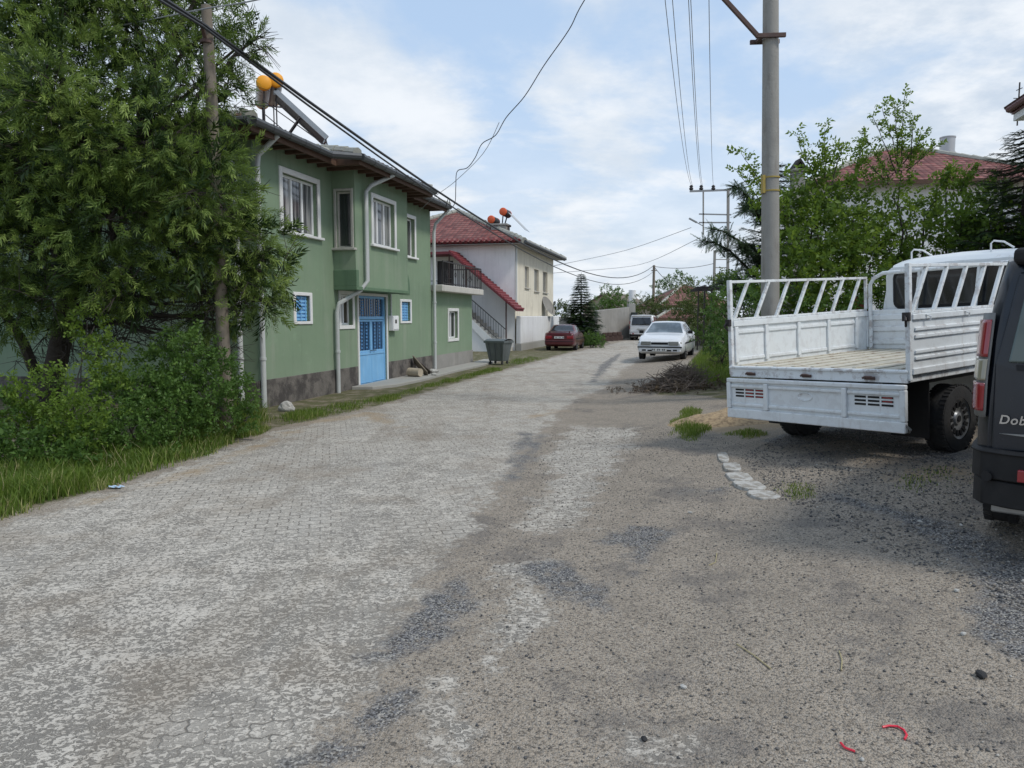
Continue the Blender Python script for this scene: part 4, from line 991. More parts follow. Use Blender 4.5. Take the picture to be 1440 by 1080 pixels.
s = MB().box(0, .46, 0, .06, .1, 2.0); lf = s.build('gate_leaf', pmat('dark_green_iron', (.02, .035, .03), .6, var=.2), gt)
s = MB(); [s.box(.04 + i * .17, .08 + i * .17, -.03, 0, .1, 2.0) for i in range(3)]; s.build('gate_bars', M['iron'], gt)
# brick post behind the truck
s = MB()
pb = at(1206, 433, 14.5); zg = ghf(pb.x, 14.5)
for i in range(12): s.box(pb.x - .17 + .006 * (i % 2), pb.x + .17 - .006 * (i % 2), 14.35, 14.65, zg + i * .14, zg + i * .14 + .132)
s.box(pb.x - .15, pb.x + .15, 14.37, 14.63, zg - .05, zg + 1.68)
tag(s.build('brick_post', M['brickred'], bevel=.006, seg=1), 'red brick post half hidden behind the truck bed rack', 'post')
# pergola
pg = empty('pergola', (at(990, 440, 27).x, 27, .35), R(-10), 'dark iron pergola with vines beyond the grassy bank', 'pergola')
s = MB()
for x in (0, .25, 2.4):
    for y in (0, 3): s.bar((x, y, 0), (x, y, 2.35), .05, .05)
explode(s.build('post', M['iron'], pg))
s = MB()
for y in (0, 1, 2, 3): s.bar((-.3, y, 2.38), (3.4, y, 2.5), .05, .08)
for x in (0, .8, 1.6, 2.4, 3.2): s.bar((x, -.3, 2.45), (x, 3.3, 2.5), .04, .06)
s.build('roof_bars', M['iron'], pg)
# ================================================================ vehicles
def pchip(xk, yk, x):
    xk = np.asarray(xk, float); yk = np.asarray(yk, float); h = np.diff(xk); dl = np.diff(yk, axis=0) / (h if yk.ndim == 1 else h[:, None])
    m = np.zeros_like(yk); 
    pr = dl[:-1] * dl[1:]; hm = np.where(pr > 0, 2 * pr / np.where(np.abs(dl[:-1] + dl[1:]) < 1e-9, 1, dl[:-1] + dl[1:]), 0)
    m[1:-1] = hm; m[0] = dl[0]; m[-1] = dl[-1]
    i = np.clip(np.searchsorted(xk, x, side='right') - 1, 0, len(xk) - 2); t = (np.clip(x, xk[0], xk[-1]) - xk[i]) / h[i]
    h00 = 2 * t ** 3 - 3 * t ** 2 + 1; h10 = t ** 3 - 2 * t ** 2 + t; h01 = -2 * t ** 3 + 3 * t ** 2; h11 = t ** 3 - t ** 2
    return h00 * yk[i] + h10 * h[i] * m[i] + h01 * yk[i + 1] + h11 * h[i] * m[i + 1]
class Body:
    """car shell lofted through stations (y, zb, hb, zw, hw, zs, hs, zr, hr, zt); ring parameter v runs 0 (sill centre) to 7 (roof centre)"""
    def __init__(s, st, shear=None): s.st = np.array(st, float); s.shear = shear
    def pt(s, y, v, side=1):
        q = [pchip(s.st[:, 0], s.st[:, k], y) for k in range(1, 10)]
        zb, hb, zw, hw, zs, hs, zr, hr, zt = q
        ring = np.array([(0, zb), (hb, zb), (hw * .985, zb + .14), (hw, zw), (hs, zs), (hr, zr), (hr * .72, zt - (zt - zr) * .3), (0, zt)])
        if 4 <= v <= 5:
            t = v - 4; x = hs + (hr - hs) * t + .022 * math.sin(math.pi * t); z = zs + (zr - zs) * t
        else:
            x, z = pchip(np.arange(8.0), ring, v)
        p = Vector((x * side, y, z))
        if s.shear: p = s.shear(p)
        return p
    def shell(s, nu=44):
        mb = MB(); L0, L1 = s.st[0, 0], s.st[-1, 0]
        ys_ = sorted(set(np.round(np.concatenate([np.linspace(L0, L1, nu), s.st[:, 0]]), 4)))
        vsn = [0, .8, 1, 1.5, 2, 2.5, 3, 3.5, 4, 4.25, 4.5, 4.75, 5, 5.35, 5.7, 6, 6.5, 7]
        ringv = [(v, 1) for v in vsn] + [(v, -1) for v in vsn[-2:0:-1]]
        k = len(ringv); vs = []
        for y in ys_: vs += [s.pt(y, v, sd) for v, sd in ringv]
        n = len(ys_)
        fs = [(i * k + j, i * k + (j + 1) % k, (i + 1) * k + (j + 1) % k, (i + 1) * k + j) for i in range(n - 1) for j in range(k)]
        fs += [tuple(reversed(range(k))), tuple((n - 1) * k + j for j in range(k))]
        return mb.add(vs, fs)
    def patch(s, mb, c, side=1, off=.006, nu=8, nv=5):
        """panel following the shell; corners (y, v): bottom rear, bottom front, top front, top rear"""
        def f(u, w):
            y = (c[0][0] * (1 - u) + c[1][0] * u) * (1 - w) + (c[3][0] * (1 - u) + c[2][0] * u) * w
            v = (c[0][1] * (1 - u) + c[1][1] * u) * (1 - w) + (c[3][1] * (1 - u) + c[2][1] * u) * w
            sd = side
            if v > 7: v, sd = 14 - v, -side
            e = .01
            p = s.pt(y, v, sd); py_ = s.pt(min(y + e, s.st[-1, 0]), v, sd) - s.pt(max(y - e, s.st[0, 0]), v, sd); pv = s.pt(y, min(v + e, 7), sd) - s.pt(y, v - e, sd)
            nn = py_.cross(pv)
            if nn.length > 1e-9: nn.normalize()
            if nn.dot(p - Vector((0, y, .8))) < 0: nn = -nn
            return p + nn * off
        return mb.grid(f, nu, nv)

def wheel(parent, x, y, z, r=.31, w=.19, side=1, style='cap'):
    mb = MB(); h = w / 2
    prof = [(r * .60, -h), (r * .82, -h * 1.04), (r * .95, -h * .98), (r, -h * .7), (r * 1.0, h * .7), (r * .95, h * .98), (r * .82, h * 1.04), (r * .60, h)]
    mb.lathe(prof, (x, y, z), 'x', 36)
    n = 44
    for i in range(n):   # tread blocks on the shoulder
        a = 2 * math.pi * i / n
        for sx in (-1, 1):
            c = Vector((x + sx * h * .72, y + r * math.cos(a), z + r * math.sin(a))); tdir = Vector((0, -math.sin(a), math.cos(a))) * r * .045
            mb.bar(c - tdir, c + tdir, .012, h * .5, (1, 0, 0))
    o = mb.build('wheel', M['rubber'], parent, smooth=True)
    s = side; mb = MB(); f = x + s * h * .80; R0 = r * .61
    mb.lathe([(0.001, s * (.005)), (R0 * .28, 0), (R0 * .34, -s * .018), (R0 * .62, -s * .012), (R0 * .9, 0), (R0, s * .012), (R0 * 1.02, -s * .03)], (f, y, z), 'x', 30)
    rim = mb.build('rim', M['hub'], o, smooth=True)
    mb = MB(); k = 14
    for i in range(k):
        a = 2 * math.pi * i / k; ca, sa = math.cos(a), math.sin(a)
        mb.bar((f + s * .001, y + ca * R0 * .56, z + sa * R0 * .56), (f + s * .009, y + ca * R0 * .84, z + sa * R0 * .84), R0 * .17, .012, (1, 0, 0))
    mb.tube([(f - s * .03, y, z), (f + s * .012, y, z)], R0 * .16, 12)
    mb.build('rim_slots', M['black'], rim)
    mb = MB(); mb.lathe([(.001, -s * .05), (r * .6, -s * .05)], (x, y, z), 'x', 20); mb.lathe([(.001, s * .03), (r * .6, s * .03)], (x, y, z), 'x', 20); mb.build('wheel_disc', M['under'], o)
    return o

def cut_arches(o, wheels, r, width=.32):
    """real wheel arches: cut cylinders out of the shell, keep the result as the mesh"""
    mb = MB()
    for x, y, z in wheels:
        s = 1 if x > 0 else -1
        mb.tube([(x - s * width * .75, y, z), (x + s * width, y, z)], r, 30)
    cu = mb.build('cutter', M['under'])
    md = o.modifiers.new('b', 'BOOLEAN'); md.object = cu; md.operation = 'DIFFERENCE'; md.solver = 'EXACT'
    bpy.context.view_layer.update(); dg = bpy.context.evaluated_depsgraph_get()
    me = bpy.data.meshes.new_from_object(o.evaluated_get(dg)); o.modifiers.clear()
    if len(me.polygons) > 50: o.data = me
    bpy.data.objects.remove(cu)
    me.polygons.foreach_set('use_smooth', [True] * len(me.polygons))
    try: me.set_sharp_from_angle(angle=R(40))
    except Exception: pass

SEDAN = [  # y, zb, hb, zw, hw, zs, hs, zr, hr, zt
    (0.00, .36, .60, .58, .74, .84, .70, .90, .60, .915), (.08, .28, .66, .58, .80, .90, .76, .955, .66, .975), (.30, .22, .70, .58, .835, .93, .795, .985, .69, 1.01),
    (.80, .20, .72, .58, .84, .935, .80, 1.0, .69, 1.03), (1.40, .20, .72, .58, .845, .935, .805, 1.30, .57, 1.34), (1.62, .20, .72, .58, .845, .93, .805, 1.345, .575, 1.385),
    (2.2, .20, .72, .58, .845, .92, .805, 1.345, .58, 1.39), (2.5, .20, .72, .58, .845, .91, .80, 1.305, .58, 1.35), (3.2, .20, .72, .58, .84, .885, .795, .935, .71, .965),
    (3.85, .22, .70, .56, .83, .80, .77, .845, .67, .885), (4.18, .26, .66, .50, .80, .70, .72, .735, .62, .775), (4.27, .32, .60, .46, .74, .62, .68, .65, .58, .67)]
def glass_set(B, parent, sides, ws, rw, mat):
    mb = MB(); B.patch(mb, ws, nu=12, nv=8); mb.build('windscreen', M['screen'], parent, smooth=True, fix=True)
    mb = MB(); B.patch(mb, rw, nu=12, nv=8); mb.build('rear_window', M[mat], parent, smooth=True, fix=True)
    for sd in (-1, 1):
        for c in sides: mb = MB(); B.patch(mb, c, sd, nu=6, nv=4); mb.build('side_window', M[mat], parent, smooth=True)

M['lens_dk'] = pmat('headlight_dark', (.22, .23, .22), .15, .2, var=.5, scale=30, spec=.9, coat=.5)
M['screen'] = glassmat('windscreen_glass', curtain=(.22, .26, .29), dark=(.08, .10, .11), amt=.8, scale=1.5, spec=.9)
def sedan(label, paint, mat4, front_lamps=True, stance=0.0):
    root = empty('sedan_car', mat=mat4, label=label, cat='car')
    B = Body(SEDAN); o = B.shell().build('body', M[paint], root, smooth=True)
    ax = [(-.74, .95, .30), (.74, .95, .30), (-.74, 3.42, .30), (.74, 3.42, .30)]
    cut_arches(o, ax, .345)
    MB().box(-.62, .62, .3, 4.0, .24, .62).build('chassis', M['under'], root)
    for x, y, z in ax: wheel(root, x, y, z, .30, .185, 1 if x > 0 else -1)
    sidew = [((1.06, 4.16), (2.05, 4.12), (2.05, 4.90), (1.50, 4.90)), ((2.13, 4.12), (3.02, 4.10), (2.58, 4.90), (2.13, 4.90))]
    glass_set(B, root, sidew, ((3.16, 5.25), (3.16, 8.75), (2.55, 8.55), (2.55, 5.45)), ((.86, 5.25), (.86, 8.75), (1.40, 8.55), (1.40, 5.45)), 'carglass')
    mb = MB()
    for sd in (-1, 1):
        B.patch(mb, ((.5, 3.05), (3.75, 3.05), (3.75, 3.22), (.5, 3.22)), sd, off=.012, nu=16, nv=2)
    explode(mb.build('rub_strip', M['black'], root))
    mb = MB()
    for sd in (-1, 1):
        for y in (1.3, 2.09, 3.0): B.patch(mb, ((y - .006, 2.1), (y + .006, 2.1), (y + .006, 3.9), (y - .006, 3.9)), sd, off=.003, nu=1, nv=8)
    mb.build('door_gaps', M['black'], root)
    for sd in (-1, 1):
        mb = MB(); mb.box(*sorted((sd * .82, sd * .98)), 2.72, 2.80, .93, 1.05); mb.build('mirror', M['black' if paint != 'carred' else 'black'], root, bevel=.02)
        h = MB(); [h.box(*sorted((sd * .83, sd * .86)), y, y + .13, .79, .815) for y in (1.35, 2.2)]; h.build('door_handle', M['black'], root, bevel=.005)
    # front
    mb = MB(); mb.box(-.74, .74, 4.06, 4.30, .30, .50); mb.build('front_bumper', M[paint], root, bevel=.04, seg=3)
    bump = bpy.data.objects[-1] if False else None
    mb = MB(); mb.box(-.78, .78, 4.02, 4.312, .455, .50); mb.build('front_bumper_strip', M['black'], root, bevel=.015)
    mb = MB(); mb.box(-.42, .42, 4.24, 4.304, .33, .39); mb.box(-.62, -.47, 4.24, 4.304, .34, .40); mb.box(.47, .62, 4.24, 4.304, .34, .40); explode(mb.build('air_intake', M['black'], root, bevel=.01))
    mb = MB(); mb.box(-.30, .30, 4.10, 4.275, .565, .645); mb.build('grille', M['black'], root, bevel=.008)
    for sd in (-1, 1):
        a, b = sorted((sd * .31, sd * .66)); mb = MB(); mb.box(a, b, 4.05, 4.285, .54, .68); hl = mb.build('headlight', M['lens_dk'], root, bevel=.02, seg=3)
        a, b = sorted((sd * .665, sd * .755)); mb = MB(); mb.box(a, b, 3.98, 4.22, .55, .66); mb.build('indicator', M['clearlamp'], hl, bevel=.02, seg=2)
    mb = MB(); mb.box(-.26, .26, 4.305, 4.318, .335, .445); pl = mb.build('number_plate', M['plate'], root)
    mb = MB(); [mb.box(-.2 + .06 * i, -.165 + .06 * i, 4.3185, 4.3205, .36, .42) for i in range(8) if i not in (2, 5)]; mb.build('plate_marks', M['platedark'], pl)
    # rear
    mb = MB(); mb.box(-.76, .76, -.05, .22, .32, .55); mb.build('rear_bumper', M[paint], root, bevel=.04, seg=3)
    mb = MB(); mb.box(-.77, .77, -.058, .2, .50, .53); mb.build('rear_bumper_strip', M['black'], root, bevel=.01)
    for sd in (-1, 1):
        a, b = sorted((sd * .40, sd * .75)); mb = MB(); mb.box(a, b, -.016, .10, .64, .80); mb.build('tail_lamp', M['redlamp'], root, bevel=.02, seg=3)
    mb = MB(); mb.box(-.26, .26, -.022, -.008, .66, .77); pl = mb.build('number_plate', M['plate'], root)
    mb = MB(); [mb.box(-.2 + .06 * i, -.165 + .06 * i, -.0245, -.0225, .685, .745) for i in range(8) if i not in (2, 5)]; mb.build('plate_marks', M['platedark'], pl)
    mb = MB(); mb.box(-.6, .6, .06, .22, 1.02, 1.05); mb.box(-.56, -.5, .1, .18, .93, 1.02); mb.box(.5, .56, .1, .18, .93, 1.02); mb.build('spoiler', M[paint], root, bevel=.012)
    return root
def place(x, y, yaw, z=None, extra=None):
    """y axis of the vehicle points along yaw (clockwise from +Y)"""
    return Matrix.Translation((x, y, ghf(x, y) if z is None else z)) @ Matrix.Rotation(-yaw, 4, 'Z') @ (extra or Matrix.Identity(4))

# white sedan: nose towards the camera
yaw = R(180 + 19.5); f = Vector((math.sin(yaw), math.cos(yaw), 0)); nose = Vector((5.22, 26.2, 0)); p = nose - f * 4.29
c1_ = sedan('white four-door sedan parked facing the camera beyond the brush pile', 'carwhite', place(p.x, p.y, yaw))
bpy.data.objects.remove([c for c in kids(c1_) if c.name.startswith('spoiler')][0])
c2_ = sedan('dark red sedan parked by the white garden wall, seen from behind', 'carred', place(2.33, 36.6, R(13), extra=Matrix.Scale(.93, 4)))
c3_ = sedan('white car parked behind the spruce beyond the dark red sedan', 'carwhite', place(3.9, 45.6, R(16)))
bpy.data.objects.remove([c for c in kids(c3_) if c.name.startswith('spoiler')][0])

VAN = [(0.00, .36, .66, .75, .78, 1.12, .77, 1.68, .70, 1.735), (.05, .31, .70, .75, .835, 1.12, .82, 1.72, .735, 1.775), (.25, .27, .74, .75, .855, 1.12, .84, 1.745, .755, 1.81), (1.6, .26, .76, .72, .86, 1.12, .845, 1.76, .755, 1.825),
       (2.45, .26, .76, .70, .86, 1.10, .845, 1.74, .70, 1.80), (2.75, .26, .76, .70, .86, 1.09, .845, 1.68, .70, 1.74), (3.42, .26, .74, .66, .855, 1.03, .83, 1.10, .74, 1.13), (3.9, .28, .72, .6, .84, .88, .79, .93, .68, .97), (4.10, .32, .68, .55, .80, .74, .74, .78, .64, .80), (4.17, .38, .6, .5, .74, .66, .68, .69, .58, .70)]
def vshear(p):
    if p.y < .5: p.y += max(0, p.z - 1.0) * .16 * (1 - p.y / .5)
    return p
def van(label, paint, mat4, dark=True):
    root = empty('parked_van', mat=mat4, label=label, cat='van')
    B = Body(VAN, vshear); o = B.shell(50).build('body', M[paint], root, smooth=True)
    ax = [(-.75, .82, .31), (.75, .82, .31), (-.75, 3.36, .31), (.75, 3.36, .31)]
    cut_arches(o, ax, .355)
    MB().box(-.62, .62, .3, 3.9, .26, .66).build('chassis', M['under'], root)
    for x, y, z in ax: wheel(root, x, y, z, .31, .19, 1 if x > 0 else -1)
    def rp(x, z, off=.006):
        q = vshear(Vector((x, 0, z))); q.y -= off; return q
    def rpoly(mb, pts, off, th=.02):
        n = len(pts); A = [rp(x, z, off) for x, z in pts]; Bk = [a + Vector((0, th + off, 0)) for a in A]
        mb.add(A + Bk, [tuple(range(n)), tuple(reversed(range(n, 2 * n)))] + [(i, (i + 1) % n, (i + 1) % n + n, i + n) for i in range(n)])
    for c in (((.38, 4.1), (1.45, 4.1), (1.45, 4.86), (.52, 4.86)), ((1.55, 4.1), (2.35, 4.1), (2.35, 4.86), (1.55, 4.86)), ((2.43, 4.1), (3.2, 4.06), (2.78, 4.86), (2.43, 4.86))):
        for sd in (-1, 1): mb = MB(); B.patch(mb, c, sd, nu=6, nv=4); mb.build('side_window', M['carglass'], root, smooth=True)
    mb = MB(); B.patch(mb, ((3.38, 5.2), (3.38, 8.8), (2.80, 8.6), (2.80, 5.4)), nu=12, nv=8); mb.build('windscreen', M['carglass'], root, smooth=True)
    # rear: raised tailgate skin, glass, trims, lamps, bumper, badge
    mb = MB(); rpoly(mb, [(-.76, .60), (.76, .60), (.765, 1.12), (.68, 1.66), (-.68, 1.66), (-.765, 1.12)], .014); tg = mb.build('tailgate', M[paint], root, bevel=.02, seg=3)
    mb = MB(); rpoly(mb, [(-.70, 1.13), (.70, 1.13), (.63, 1.62), (-.63, 1.62)], .026); rg = mb.build('rear_window', M['vanglass' if dark else 'carglass'], tg, bevel=.012)
    mb = MB(); rpoly(mb, [(-.655, 1.085), (.655, 1.085), (.66, 1.118), (-.66, 1.118)], .017, .01); mb.build('window_gap', M['black'], tg)
    mb = MB(); p0, p1 = rp(-.05, 1.15, .05), rp(.48, 1.2, .05); mb.tube([rp(0, 1.14, .04), p0, p1], .010, 6); mb.build('wiper', M['black'], rg)
    mb = MB(); mb.box(-.71, .71, .045, .30, 1.705, 1.80); mb.build('roof_spoiler', M['black' if dark else paint], root, bevel=.03, seg=3, M=Matrix.Translation((0, .0, 0)))
    mb = MB(); rpoly(mb, [(-.33, .80 - .01), (.33, .80 - .01), (.31, .845 - .01), (-.31, .845 - .01)], .030, .03); mb.build('handle_trim', M['chrome' if not dark else 'black'], tg, bevel=.008) if not dark else None
    mb = MB(); rpoly(mb, [(-.27, .66), (.27, .66), (.27, .775), (-.27, .775)] if not dark else [(-.26, .625), (.26, .625), (.26, .735), (-.26, .735)], .022, .01); pl = mb.build('number_plate', M['plate'], tg)
    mb = MB()
    for i in range(8):
        if i not in (2, 5): zz = .70 if not dark else .66; rpoly(mb, [(-.2 + .06 * i, zz - .015), (-.165 + .06 * i, zz - .015), (-.165 + .06 * i, zz + .045), (-.2 + .06 * i, zz + .045)], .0235, .004)
    mb.build('plate_marks', M['platedark'], pl)
    for sd in (-1, 1):
        # tall wrap-around lamp cluster with a grey rim
        def lamp(z0, z1, grow, mat, nm, par):
            mb = MB(); n = 10; k = 7; vs = []; fs = []
            for j in range(n + 1):
                z = z0 + (z1 - z0) * j / n; e = min(1, math.sin(math.pi * min(max(j / n, .0), 1.0)) * 2.2) if False else 1
                for i in range(k + 1):
                    a = i / k; vv = 0
                    # walk from the tailgate side round the corner to the flank
                    yy = [-.004, -.004, .0, .015, .04, .075, .12, .165][i]; xx = [.788, .797, .807, .818, .829, .840, .850, .858][i]
                    taper = 1 - .05 * max(0, z - 1.05)
                    q = vshear(Vector((sd * (xx + grow) * taper, yy - grow, z))); vs.append(q)
            for j in range(n):
                for i in range(k): b = j * (k + 1) + i; fs.append((b, b + 1, b + k + 2, b + k + 1))
            mb.add(vs, fs); ob = mb.build(nm, mat, par, smooth=True)
            m = ob.modifiers.new('s', 'SOLIDIFY'); m.thickness = .02; m.offset = 0; return ob
        rim = lamp(.80, 1.42, .006, M['greyrim'], 'tail_lamp', root)
        lamp(1.16, 1.38, .019, M['redlamp'], 'red_lens', rim); lamp(1.02, 1.145, .017, M['clearlamp'], 'clear_lens', rim); lamp(.84, 1.005, .019, M['redlamp'], 'red_lens', rim)
        mb = MB(); mb.box(*sorted((sd * .84, sd * 1.02)), 3.0, 3.12, 1.08, 1.28); mb.build('mirror', M['black' if dark else paint], root, bevel=.03)
    # bumper: curved bar wrapping the corners
    def bumper(z0, z1, grow, m, nm, pr=root, x_lim=None):
        mb = MB(); prof = []
        path = [(-.875, .50), (-.87, .25), (-.855, .05), (-.80, -.06), (-.66, -.12), (-.3, -.145), (.3, -.145), (.66, -.12), (.80, -.06), (.855, .05), (.87, .25), (.875, .50)]
        vs = []
        for x, y in path:
            for (dy, z) in ((0, z0 + .02), (1, z0), (1, z1), (0, z1 + 0.0)):
                sc = (1 + grow) if dy else .93
                vs.append((x * (sc if dy else .95), y - (grow if dy else -.06), z))
        k = 4; n = len(path)
        fs = [(i * k + j, i * k + (j + 1) % k, (i + 1) * k + (j + 1) % k, (i + 1) * k + j) for i in range(n - 1) for j in range(k)] + [(0, 1, 2, 3), tuple((n - 1) * k + j for j in range(4))]
        mb.add(vs, fs); return mb.build(nm, m, pr, smooth=True, bevel=.012)
    bp_ = bumper(.44, .62, .0, M['black' if dark else paint], 'rear_bumper'); bumper(.28, .44, -.012, M['black'], 'bumper_skirt', bp_); bumper(.595, .615, .012, M['black'], 'bumper_ridge', bp_)
    for sd in (-1, 1):
        mb = MB(); a, b = sorted((sd * .50, sd * .61)); mb.box(a, b, -.152, -.12, .455, .525); mb.build('reflector', M['redlamp'], bp_, bevel=.006)
        mb = MB(); mb.tube([(sd * .76, -.085, .46), (sd * .765, -.10, .46)], .03, 14); mb.build('bumper_plug', M['black'], bp_)
    mb = MB(); mb.box(-.74, -.32, -.02, .16, .235, .30); mb.box(.3, .7, -.02, .1, .24, .30); explode(mb.build('tow_beam', M['steel'], root, bevel=.01))
    if dark:
        cu = bpy.data.curves.new('badge', 'FONT'); cu.body = 'Doblo'; cu.size = .118; cu.extrude = .004; cu.offset = .0022; cu.shear = .18; cu.space_character = 1.12
        tmp = bpy.data.objects.new('badge', cu); COL.objects.link(tmp); bpy.context.view_layer.update()
        me = bpy.data.meshes.new_from_object(tmp.evaluated_get(bpy.context.evaluated_depsgraph_get())); bpy.data.objects.remove(tmp)
        me.transform(Matrix.Translation((-.725, -.032, .772)) @ Matrix.Rotation(math.pi / 2, 4, 'X') @ Matrix.Diagonal((.58, .62, 1, 1)))
        me.materials.clear(); me.materials.append(M['chrome']); bo = bpy.data.objects.new('lettering', me); COL.objects.link(bo); bo.parent = tg
        mb = MB(); rpoly(mb, [(-.72, .71), (-.40, .722), (.40, .722), (.72, .71), (.40, .69), (-.40, .69)], .022, .004); mb.build('chrome_swoosh', M['steel'], tg)
    return root
M['vanglass'] = glassmat('dusty_rear_glass', curtain=(.10, .13, .12), dark=(.035, .042, .045), amt=.9, scale=4, spec=.6)
M['greyrim'] = pmat('grey_lamp_rim', (.16, .16, .155), .5, var=.15, dirt=.4, dirtcol=(.1, .09, .08))
van('dark navy van at the right edge with tall red and clear tail lamp', 'navy', place(2.835 + .8 * math.cos(R(39)), 4.40 - .8 * math.sin(R(39)), R(39), z=.30), True)
van('white van parked far down the street by the concrete gate pier', 'vanwhite', place(9.15, 52.5, R(17), z=0), False)

# ---------------------------------------------------------------- the flatbed truck
L_, R_ = at(1030, 514, 8.5), at(1280, 520, 6.8)
Xa = (R_ - L_).normalized(); Ya = Vector((.833, .554, .045)); Za = Xa.cross(Ya).normalized(); Ya = Za.cross(Xa).normalized()
c = (L_ + R_) / 2; MT = Matrix(((Xa.x, Ya.x, Za.x, c.x), (Xa.y, Ya.y, Za.y, c.y), (Xa.z, Ya.z, Za.z, c.z), (0, 0, 0, 1)))
tr = empty('flatbed_truck', mat=MT, label='white flatbed pickup truck with slatted side racks and its tailgate hanging open', cat='truck')
HW = (R_ - L_).length / 2; BL = 2.75; TW = M['truck']
s = MB(); s.box(-HW + .02, HW - .02, .0, BL, -.05, 0); 
s.build('bed_floor', M['bedfloor'], tr, bevel=.004)
s = MB()
for i in range(9): x = -HW + .1 + i * (2 * HW - .2) / 8; s.box(x - .02, x + .02, .01, BL - .02, .0005, .010)
s.build('floor_ribs', M['bedfloor'], bpy.data.objects['bed_floor'], bevel=.003)
s = MB(); s.box(-HW, HW, -.045, -.002, -.125, -.0); s.box(-HW - .005, HW + .005, -.06, -.045, -.03, -.005); s.build('rear_sill', TW, tr, bevel=.008)
s = MB()
for x in (-.72, -.02, .66):
    s = MB(); s.tube([(x - .06, -.07, -.085), (x - .03, -.085, -.07), (x + .03, -.085, -.07), (x + .06, -.07, -.085)], .011, 6); s.box(x - .05, x + .05, -.064, -.046, -.10, -.07)
    s.build('tailgate_hinge', M['rust'], tr)
# tailgate, hanging
tz0, tz1, ty = -.535, -.135, -.075
s = MB(); s.box(-HW, HW, ty - .004, ty + .02, tz0 + .02, tz1 - .02)
s.box(-HW - .005, HW + .005, ty - .035, ty + .022, tz0 - .05, tz0 + .055); s.box(-HW - .005, HW + .005, ty - .034, ty + .022, tz1 - .045, tz1)
for x in (-HW + .02, -.50, .42, HW - .02): s.box(x - .028, x + .028, ty - .036, ty + .02, tz0 + .057, tz1 - .047)
for a, b in ((-HW + .05, -.53), (-.47, .39), (.45, HW - .05)):
    for z in (tz0 + .085, tz1 - .105): s.box(a, b, ty - .026, ty + .0, z, z + .035)
tgate = s.build('tailgate', TW, tr, bevel=.011, seg=3)
s = MB(); s2 = MB()
for x0_ in (-.92, .52):
    for r_ in range(3):
        for k_ in range(3):
            xx = x0_ + k_ * .135; zz = tz0 + .19 + r_ * .036; s.box(xx, xx + .115, ty - .0065, ty - .0035, zz, zz + .02)
            if (x0_ < 0 and k_ > 0) or (x0_ > 0 and k_ == 2 and r_ > 0): s2.box(xx + .01, xx + .105, ty - .008, ty - .0064, zz + .004, zz + .016)
s.build('vent_slots', M['under'], tgate); s2.build('lamps_behind_slots', M['redlamp'], tgate)
s = MB(); s.lathe([(.0, 0), (.075, .0), (.085, -.006), (.095, 0.0)], (-.03, ty - .006, tz0 + .235), 'y', 24)
em = s.build('oval_emblem', TW, tgate, smooth=True); 
for v in em.data.vertices: v.co.z = tz0 + .235 + (v.co.z - tz0 - .235) * .48
# side panels
def side(x, sgn):
    """dropside: sgn is the outward direction"""
    a, b = sorted((x, x + sgn * .028)); H = .50
    s = MB(); s.box(a, b, .0, BL, -.03, H)
    xo = x + sgn * .028
    for z in (.10, .16, .30, .37): s.box(*sorted((xo - .002, xo + sgn * .016)), .05, BL - .03, z - .018, z + .018)
    s.box(*sorted((xo - .001, xo + sgn * .02)), .0, BL, H - .045, H + .012); s.box(*sorted((xo - .001, xo + sgn * .02)), .0, BL, -.05, .012)
    # inner pressings
    s.box(*sorted((x + .001, x - sgn * .024)), .0, BL, H - .055, H + .012)
    for y in (.02, .56, 1.18, 1.8, 2.42, BL - .06): s.box(*sorted((x + .001, x - sgn * .026)), y, y + .06, .03, H - .06)
    for y0_, y1_ in ((.09, .55), (.63, 1.17), (1.25, 1.79), (1.87, 2.41)):
        for z in (.05, .36): s.box(*sorted((x + .001, x - sgn * .017)), y0_, y1_, z, z + .04)
    o = s.build('side_panel', TW, tr, bevel=.009, seg=3)
    r = MB(); xm = x + sgn * .012; T = .97
    r.box(xm - .018, xm + .018, .0, BL - .02, T - .03, T); r.box(xm - .017, xm + .017, .02, BL - .04, H + .014, H + .04)
    r.box(xm - .022, xm + .022, -.035, .012, -.1, T + .004); r.box(xm - .018, xm + .018, BL - .05, BL - .02, H + .04, T - .03)
    k = 7; sp = (BL - .1) / k
    for i in range(k):
        y = .05 + i * sp; r.bar((xm, y, H + .03), (xm, y + .26, T - .015), .034, .034, (1, 0, 0))
    r.build('rack', TW, tr, bevel=.004, seg=2)
    r = MB(); r.box(xm - .03, xm + .035, -.075, -.036, H - .05, H + .03); r.tube([(xm, -.07, H), (xm + .02 * sgn, -.1, H - .04), (xm, -.06, H - .1)], .012, 6); r.build('latch', M['iron'], tr, bevel=.006)
    r = MB()
    for y in (.22, .95, 1.6): r.tube([(xo + sgn * .02, y, H + .0), (xo + sgn * .05, y + .03, H - .02), (xo + sgn * .045, y + .03, H - .06)], .008, 6)
    explode(r.build('rope_hook', TW, o))
side(-HW + .015, -1); side(HW - .015, 1)
s = MB(); s.box(-HW + .03, HW - .03, BL, BL + .03, 0, .52)
for z in (.1, .27, .42): s.box(-HW + .05, HW - .05, BL - .017, BL + .001, z - .035, z + .035)
s.build('headboard', TW, tr, bevel=.012, seg=3)
s = MB(); T = .94
s.tube([(-HW + .07, BL - .04, 0), (-HW + .07, BL - .04, .86), (-HW + .12, BL - .04, T), (-HW + .25, BL - .04, T + .06), (HW - .25, BL - .04, T + .06), (HW - .12, BL - .04, T), (HW - .07, BL - .04, .86), (HW - .07, BL - .04, 0)], .026, 8)
for x in (-.35, .35): s.bar((x, BL - .04, .5), (x + .05, BL - .04, T + .05), .03, .03)
s.build('headboard_hoop', TW, tr, smooth=True)
